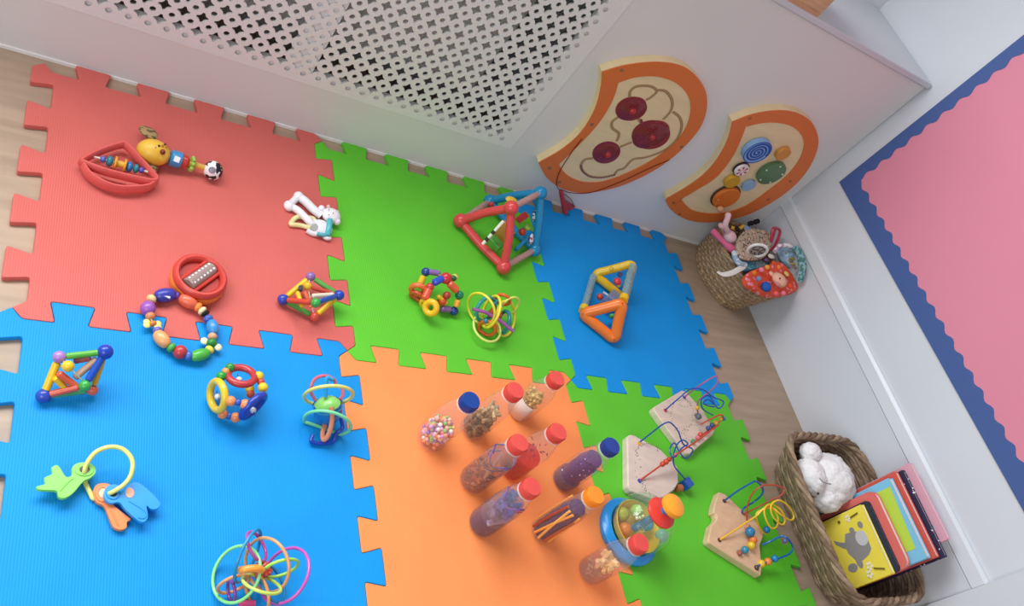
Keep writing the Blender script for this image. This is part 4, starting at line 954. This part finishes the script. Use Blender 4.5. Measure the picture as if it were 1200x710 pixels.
disc('sky_disc', 502, 482, .0225, .002, .010, paint('#8fb2d2', .4), 20)
o, c = disc('big_orange_disc', 385, 548, .0440, .004, .014, paint('#d8742c', .4), 30)
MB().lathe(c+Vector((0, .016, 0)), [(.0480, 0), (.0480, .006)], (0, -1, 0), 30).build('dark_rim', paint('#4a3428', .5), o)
ball('knob', B(*q2(350, 598), YF-.03), .0105, paint('#d99a70', .4), o); ball('small_knob', B(*q2(340, 552), YF-.022), .006, paint('#c86a30', .4), o)
for (x, y) in ((505, 128), (108, 566), (715, 455), (140, 625), (600, 550)): MB().lathe(B(*q2(x, y), YF-.0033), [(.005, 0), (.0044, .0012), (.0018, .0006), (0, .0006)], (0, -1, 0), 14, False).build('screw', plastic('#8a5a34', .3), t2)

# ------------------------------------------------------------------ wicker baskets
def ring_pts(c, hx, hy, z, n, pw_=4., rot=0, hexa=False):
    out = []
    for k in range(n):
        a_ = 2*PI*k/n
        if hexa:
            m_ = (a_+rot) % (PI/3)-PI/6; f = .55+.45*(math.cos(PI/6)/math.cos(m_)); f = f*1.02
            out.append(Vector((c[0]+hx*f*math.cos(a_), c[1]+hy*f*math.sin(a_), z)))
        else:
            cx, sy = math.cos(a_), math.sin(a_); f = (abs(cx)**pw_+abs(sy)**pw_)**(-1/pw_)
            out.append(Vector((c[0]+hx*f*cx, c[1]+hy*f*sy, z)))
    return out
def basket(name, label, c0, h0, c1, h1, z0, z1, rows, n, r, cols, hexa=False, pw_=4., rim=.008, braid=2):
    t = thing(name, label, 'basket', (c0[0], c0[1], 0))
    def at(u):
        return ((c0[0]+(c1[0]-c0[0])*u, c0[1]+(c1[1]-c0[1])*u), h0[0]+(h1[0]-h0[0])*u, h0[1]+(h1[1]-h0[1])*u, z0+(z1-z0)*u)
    mats = [cloth(c, 60, .25, .6) for c in cols]
    mbs = [MB() for _ in cols]; rnd = random.Random(n)
    for k in range(rows):
        u = (k+.5)/rows; c, hx, hy, z = at(u)
        base_ = ring_pts(c, hx, hy, z, n*2, pw_, 0, hexa); P = []
        for i, p_ in enumerate(base_):
            d = Vector((p_.x-c[0], p_.y-c[1], 0)).normalized(); s_ = (1 if (i//1+k*1) % 2 == 0 else -1)
            P.append(p_+d*r*.75*s_+Vector((0, 0, rnd.uniform(-.25, .25)*r)))
        mbs[k % len(cols)].tube(P, r, 6, True)
    for i, mb in enumerate(mbs): mb.build('woven_strands', mats[i], t, kind='stuff', fix=False)
    mb = MB()
    for i in range(n):
        L = []
        for u in np.linspace(0, 1, 5):
            c, hx, hy, z = at(u); L.append(ring_pts(c, hx, hy, z, n, pw_, 0, hexa)[i])
        mb.tube(L, r*.9, 6)
    mb.build('stakes', mats[-1], t, kind='stuff', fix=False)
    # inner skin behind the weave and the floor of the basket
    nn = 60; V = []; F = []
    for u in (0, 1):
        c, hx, hy, z = at(u); V += ring_pts(c, hx-r*.3, hy-r*.3, z, nn, pw_, 0, hexa)
    for i in range(nn): F.append((i, (i+1) % nn, nn+(i+1) % nn, nn+i))
    MB().add(V, F).build('lining_layer', mats[-1], t)
    MB().prism(ring_pts(c0, h0[0], h0[1], .002, nn, pw_, 0, hexa), (0, 0, .006)).build('bottom', mats[0], t)
    c, hx, hy, z = at(1); R0 = ring_pts(c, hx, hy, z, 120, pw_, 0, hexa)
    for k in range(braid+1):
        P = []
        for i, p_ in enumerate(R0):
            d = Vector((p_.x-c[0], p_.y-c[1], 0)).normalized(); a_ = i*2*PI*14/120+k*2*PI/(braid+1); P.append(p_+d*rim*.62*math.cos(a_)+Vector((0, 0, rim*.62*math.sin(a_)+rim*.3)))
        MB().tube(P, rim*.62, 7, True).build('rim_braid', mats[k % len(cols)], t)
    return t
basket('wicker_basket', 'small tan woven basket full of cloth toys in the corner', (2.002, -.112), (.092, .128), (1.974, -.150), (.124, .150), .006, .158, 22, 30, .0036, ['#a5896a', '#957858', '#b09878'], hexa=True, rim=.0058)
basket('wicker_basket', 'large brown wicker basket of picture books beside the skirting', (1.975, -.985), (.108, .190), (1.912, -1.0), (.174, .222), .006, .158, 17, 20, .0052, ['#8a7460', '#77624f', '#9a846c'], pw_=5., rim=.0095)

# ------------------------------------------------------------------ books and plush in the large basket
def book(label, x, y0_, y1_, z0_, z1_, th, cover, deco=None, rad=.004, lean=0.):
    """stands upright with its cover towards -x; y0_ is the end nearer the corner"""
    ym, zm = (y0_+y1_)/2, z0_
    t = thing('picture_book', label, 'book', (x, ym, z0_), 'picture books in the wicker basket')
    def rr(d, xx): # rounded rectangle in the plane x = xx
        pts = []
        for (cy, cz, a0) in ((y0_-d-rad, z1_-d-rad, 0), (y1_+d+rad, z1_-d-rad, 90), (y1_+d+rad, z0_+d+rad, 180), (y0_-d-rad, z0_+d+rad, 270)):
            for k in range(5):
                a_ = math.radians(a0+k*22.5); pts.append(Vector((xx+lean*(cz-z0_), cy+rad*math.cos(a_), cz+rad*math.sin(a_))))
        for p_ in pts: p_.x = xx+lean*(p_.z-z0_)
        return pts
    MB().prism(rr(0, x), (.0016, 0, 0)).build('front_cover', cover, t)
    MB().prism(rr(.0025, x+.0016), (th-.0032, 0, 0)).build('pages', paint('#e9e6dd', .8), t)
    MB().prism(rr(0, x+th-.0016), (.0016, 0, 0)).build('back_cover', cover, t)
    if deco:
        for kd, (nm, poly, col) in enumerate(deco):
            MB().prism([Vector((x-.0002-.00012*kd+lean*(z0_+v*(z1_-z0_)-z0_), y0_+(y1_-y0_)*u, z0_+v*(z1_-z0_))) for u, v in poly], (-.0005, 0, 0)).build(nm, paint(col, .6), t)
    return t
def ell(cu, cv, ru, rv, n=16, rot=0): return [(cu+ru*math.cos(a_)*math.cos(rot)-rv*math.sin(a_)*math.sin(rot), cv+ru*math.cos(a_)*math.sin(rot)+rv*math.sin(a_)*math.cos(rot)) for a_ in [2*PI*k/n for k in range(n)]]
def petals(cu, cv, r_, col): return [('flower_print', ell(cu+r_*math.cos(a_), cv+r_*math.sin(a_), r_*.55, r_*.55, 8), col) for a_ in [k*2*PI/5 for k in range(5)]]
gray = '#8d8a88'
deco = [('animal_print', [(.28, .46), (.30, .66), (.36, .80), (.48, .84), (.60, .83), (.66, .74), (.70, .58), (.66, .44), (.54, .36), (.42, .36)], gray), ('tail_print', [(.40, .42), (.36, .30), (.30, .18), (.36, .19), (.46, .32), (.50, .42)], gray),
        ('foot_print', ell(.74, .33, .06, .10), gray), ('foot_print', ell(.70, .50, .09, .06), gray), ('ear_print', ell(.25, .82, .05, .05), gray), ('ear_print', ell(.27, .62, .04, .05), gray), ('muzzle_print', ell(.42, .74, .11, .12), '#c9c6c4')]
deco += petals(.10, .64, .035, '#efe9d8')+petals(.80, .66, .04, '#efe9d8')+petals(.90, .60, .04, '#efe9d8')
deco += [('stem_print', [(.10, .70), (.12, .70), (.10, .88), (.08, .88)], '#6a5a20'), ('stem_print', [(.84, .72), (.86, .72), (.92, .92), (.90, .92)], '#6a5a20'), ('leaf_print', ell(.10, .45, .02, .03, 8), '#6a5a20')]
deco += [('title_print', [(u, .09), (u+.035, .09), (u+.035, .15), (u, .15)], '#d8c860') for u in (.28, .34, .40, .46, .52, .62, .68, .74, .80)]
book('small yellow picture book with a grey animal on its cover', 1.918, -.982, -1.162, .044, .186, .014, paint('#f0dc50', .45), deco, .003)
book('salmon red board book with rounded corners behind the yellow book', 1.944, -.955, -1.158, .030, .222, .016, paint('#dd6f66', .4), [('window_print', [(.30, .10), (.92, .10), (.92, .16), (.30, .16)], '#3aa6a0')], .022)
book('slim navy board book between the yellow and salmon books', 1.934, -.975, -1.160, .036, .200, .008, paint('#2c3444', .4), [('strip_print', [(.25, .78), (.9, .78), (.9, .90), (.25, .90)], '#3fa39c'), ('strip_print', [(.8, .64), (.95, .64), (.95, .9), (.8, .9)], '#e06a44')], .012)
book('lime green picture book with sky blue edges standing in the basket', 1.968, -.940, -1.150, .020, .262, .018, paint('#7fbfdf', .4), [('green_print', [(.10, .60), (.86, .52), (.86, .93), (.10, .97)], '#b8d44a'), ('orange_print', ell(.62, .68, .07, .06), '#dd9a3c')], .003)
book('red picture book with a dark spine behind the lime green book', 1.994, -.925, -1.152, .020, .272, .014, paint('#d25a4c', .4), None, .003)
book('thin navy picture book with white dots against the wall', 2.014, -.925, -1.156, .020, .283, .010, patches('#2e2a48', '#f0eef4', 90, .68, .4), None, .003)
book('tall pink and teal picture book nearest the white wall', 2.034, -.912, -1.118, .020, .300, .012, paint('#dba0b0', .4), [('teal_print', [(.35, .80), (1, .72), (1, .90), (.80, .93), (.55, .86)], '#4fb8b4')], .003)
# plush toy: white, woolly
def plush(label, parts, mat, cat='soft toy', nm='plush_toy'):
    t = thing(nm, label, cat, parts[0][1]-Vector((0, 0, parts[0][2])))
    for (pn, c, r_, sc) in parts:
        mb = MB().sphere((0, 0, 0), 1, nu=48, nv=28); V = []
        for v in mb.v:
            f = 1+.10*noise.noise(v*2.3+Vector(c)*9)+.07*noise.noise(v*8)+.05*noise.noise(v*18); V.append(Vector(c)+Vector((v.x*sc[0], v.y*sc[1], v.z*sc[2]))*r_*f)
        mb.v = V; mb.build(pn, mat, t, ang=80)
    return t
wool = cloth('#e9e8e6', 140, .06, .9)
qp = Z(930, 510, 3.55)
pc = G(*qp(145, 186), .125)
tp = plush('white woolly toy animal lying in the wicker basket beside the books', [('body', pc, .074, (1.02, 1.0, .80)), ('ear', G(*qp(70, 72), .150), .031, (1.1, .9, .8)), ('shoulder', G(*qp(70, 170), .135), .046, (.9, 1.1, .8)), ('haunch', G(*qp(135, 262), .115), .048, (1.05, .8, .8))], wool)
ball('eye', G(*qp(102, 242), .178), .0035, plastic('#2a2626'), tp, nu=8, nv=6)
MB().tube(spline([G(*qp(x, y), .195) for x, y in ((108, 178), (125, 195), (155, 203))], 5), .0018, 6).build('crease_shade', cloth('#a7a3a0'), tp)  # grey strand stands in for the shaded crease in the wool

# ------------------------------------------------------------------ cloth toys heaped in the small basket
q = Z(800, 240, 5.26); GB = 'toys heaped in the small basket'
def tz_(name, label, cat, x, y, z): return thing(name, label, cat, G(*q(x, y), z))
def pad(nm, L, z, th, mat, t, bev=.004):
    P = [G(*q(x, y), z if len(r_) == 0 else r_[0]) for x, y, *r_ in L]; P = spline(P, 4, True)
    return MB().prism(P, (0, 0, -th)).build(nm, mat, t, bevel=bev)
# cloth book with a pink face among dots
t = tz_('cloth_book', 'orange spotted cloth book with a smiling pink face on top of the basket', 'cloth book', 560, 460, .17)
pad('cover', [(400, 420, .195), (520, 370, .215), (600, 350, .22), (660, 400, .215), (715, 510, .195), (640, 545, .19), (540, 550, .185), (470, 520, .185), (405, 480, .188)], .19, .022, dots('#e2532f', '#e98aa0', 55, .30), t)
fc = G(*q(595, 462), .219)
MB().sphere(fc, .026, (1.05, 1, .6)).build('face', cloth('#eab49a', 200, .05), t)
for (x, y) in ((550, 484), (600, 453)): ball('eye', G(*q(x, y), .2345), .0028, plastic('#2c2428'), t, nu=8, nv=6)
MB().sphere(G(*q(588, 488), .232), .0085, (1.2, .8, .4)).build('snout', cloth('#d88a8a', 200, .05), t)
ball('ear', G(*q(548, 425), .216), .010, cloth('#eab49a', 200, .05), t, sc=(1, 1, .5)); ball('ear', G(*q(640, 425), .216), .010, cloth('#d8c070', 200, .05), t, sc=(1, 1, .5))
MB().sphere(G(*q(515, 505), .200), .017, (1, 1, .8)).build('blue_patch', cloth('#2f5cae', 200, .05), t)
for (x, y, c) in ((470, 455, '#7f8cae'), (520, 385, '#eaa84a'), (485, 400, '#e88aa4'), (590, 385, '#f08a4a'), (560, 360, '#e6683c'), (660, 500, '#e8582e'), (440, 420, '#e8742e'), (620, 545, '#e87a8a'), (575, 548, '#e8606a')):
    MB().sphere(G(*q(x, y), .212), .0085, (1, 1, .9), nu=10, nv=6).build('spot', cloth(c, 200, .05), t)
# patterned cloth book
t = tz_('cloth_book', 'beige and grey patterned cloth book in the small basket', 'cloth book', 440, 230, .17)
pad('cover', [(352, 195, .212), (420, 140, .226), (530, 165, .230), (560, 230, .222), (505, 320, .213), (400, 330, .206), (345, 290, .206)], .2, .016, patches('#b8a58c', '#6e6660', 60, .5, .85, '#d8b49c'), t, .006)
t = tz_('teething_ring', 'white oval ring with a dark patterned centre on the cloth book', 'teether', 460, 280, .205)
X, Y = q(460, 281); P, c, nn, R_ = loop3(X, Y, 58/5.26, 36/5.26, -6, .232, 1, 32)
MB().tube(P, .0048, 10, True).build('ring', plastic('#e8e6e2', .3), t)
MB().prism([c+(p_-c)*.88 for p_ in P], Vector((0, 0, -.002))).build('patterned_centre', patches('#55504c', '#a8a29a', 140, .5), t)
t = tz_('rattle_hoop', 'dark pink plastic hoop sticking up out of the small basket', 'toy', 565, 200, .2)
P = spline([G(*q(x, y), z) for x, y, z in ((530, 270, .20), (545, 220, .225), (555, 150, .25), (580, 145, .25), (600, 165, .245), (580, 230, .22), (550, 275, .20))], 5, True)
MB().tube(P, .0046, 8, True).build('grip', plastic('#bb2f4c', .3), t); MB().cyl(P[2]*.5+P[-3]*.5, P[14], .003).build('web', plastic('#b02c48', .3), t)
t = tz_('soft_doll', 'pale pink soft doll leaning over the rim of the small basket', 'soft toy', 270, 200, .17)
MB().tube(spline([G(*q(x, y), z) for x, y, z in ((185, 160, .165), (240, 215, .172), (300, 270, .175), (325, 275, .18))], 5), [.010]*8+[.013]*8, 12).build('pink_hem', cloth('#dc6a8c', 200, .06), t)
MB().sphere(G(*q(292, 195), .195), .022, (1, 1, .8)).build('body', cloth('#d8b4b8', 160, .06), t)
MB().tube(spline([G(*q(x, y), z) for x, y, z in ((285, 175, .20), (262, 130, .222), (278, 80, .245), (280, 62, .25))], 5), .0088, 12).sphere(G(*q(280, 65), .25), .0098).build('arm', cloth('#e0b8bc', 160, .06), t)
MB().sphere(G(*q(240, 130), .215), .011, (1.2, 1, .8)).build('arm', cloth('#cfa6a4', 160, .06), t)
t = tz_('cloth_ribbon', 'white curved satin ribbon hanging over the basket side', 'ribbon', 290, 410, .17)
P = spline([G(*q(x, y), z) for x, y, z in ((215, 412, .165), (250, 428, .172), (300, 420, .182), (350, 395, .192), (378, 378, .195))], 6)
MB().tube(P, .0085, 8, up=(0, 0, 1), rb=.0022).build('satin_band', cloth('#d9d6cf', 300, .04), t)
t = tz_('soft_bird', 'sky blue and teal cloth toy on the wall side of the small basket', 'soft toy', 650, 330, .19)
mb = MB().sphere((0, 0, 0), 1, nu=28, nv=16); cb_ = G(*q(645, 322), .205)
mb.v = [cb_+Vector((v.x*.036, v.y*.040, v.z*.024))*(1+.16*noise.noise(v*2.2)) for v in mb.v]; mb.build('body', patches('#8fb2cc', '#b9cfd8', 28, .55, .9, '#6f9ab8'), t)
MB().tube(spline([Wl(*q(x, y), 2.080) for x, y in ((690, 265), (722, 310), (738, 390), (715, 470))], 6), .0125, 10).build('wing', patches('#4a7a78', '#87b0b8', 90, .5, .9), t)
for k, (x, y) in enumerate(((665, 345), (680, 365), (690, 385), (675, 330))): MB().sphere(G(*q(x, y), .226), .009, (1.5, .6, .4)).build('feather', cloth('#c0a05a' if k % 2 else '#9a8a6a', 160, .08), t)
t = tz_('cloth_butterfly', 'yellow and black striped cloth toy behind the patterned cloth book', 'soft toy', 370, 130, .2)
MB().tube(spline([G(*q(x, y), z) for x, y, z in ((300, 140, .20), (340, 150, .21), (375, 130, .215))], 5), .0058, 10).build('yellow_strap', cloth('#cfa244', 160, .08), t)
MB().sphere(G(*q(338, 150), .212), .010, (1.3, .8, .6)).build('black_band', cloth('#2c2422', 160, .08), t)
MB().tube(spline([G(*q(x, y), z) for x, y, z in ((398, 150, .215), (412, 118, .228), (430, 112, .232), (446, 106, .235), (462, 100, .236))], 5), [.004]*5+[.008]*5+[.005]*5+[.0085]*6, 10).build('black_wing', cloth('#1f1d20', 160, .08), t)
MB().sphere(G(*q(400, 150), .215), .016, (1, 1, .6)).build('blue_body', cloth('#7d93b0', 160, .08), t)
t = tz_('crinkle_cloth', 'teal and blue crinkle cloth tucked under the orange cloth book', 'cloth toy', 430, 350, .18)
pad('cloth_square', [(325, 318, .184), (380, 345, .188), (500, 345, .190), (520, 372, .188), (400, 402, .184), (350, 375, .182)], .19, .008, patches('#3f86a0', '#88a86a', 70, .52, .9, '#8aa0c4'), t)
t = tz_('soft_ball', 'muted pink and grey cloth bundle filling the middle of the small basket', 'soft toy', 520, 290, .13)
MB().sphere(Vector((1.985, -.135, .115)), .085, (1.0, 1.15, .62), nu=24, nv=14).build('bundle', patches('#9a8f8c', '#c48a98', 45, .5, .9, '#7f86a0'), t)

t = tz_('cloth_tag_toy', 'lilac and white cloth tag toy between the pink hoop and the blue toy', 'cloth toy', 590, 270, .2)
MB().tube(spline([G(*q(x, y), z) for x, y, z in ((568, 290, .222), (595, 255, .236), (640, 250, .244), (672, 262, .246))], 6), .0075, 10).build('lilac_band', patches('#b59ab8', '#ece6e6', 70, .5, .9), t)
MB().sphere(G(*q(545, 318), .205), .012, (1.3, .8, .5)).build('white_tag', cloth('#dcd8d2', 200, .06), t)
MB().sphere(G(*q(515, 340), .198), .009, (1.3, .8, .5)).build('purple_tag', cloth('#7d5a8c', 200, .06), t)
t = tz_('cloth_leaf_toy', 'muted blue cloth leaf toy beside the patterned cloth book', 'cloth toy', 340, 320, .19)
MB().tube(spline([G(*q(x, y), z) for x, y, z in ((318, 292, .200), (325, 330, .198), (352, 362, .196), (385, 372, .196))], 6), .0085, 10).build('leaf', patches('#8fa8bc', '#c8d0d4', 80, .5, .9), t)
#INSERT
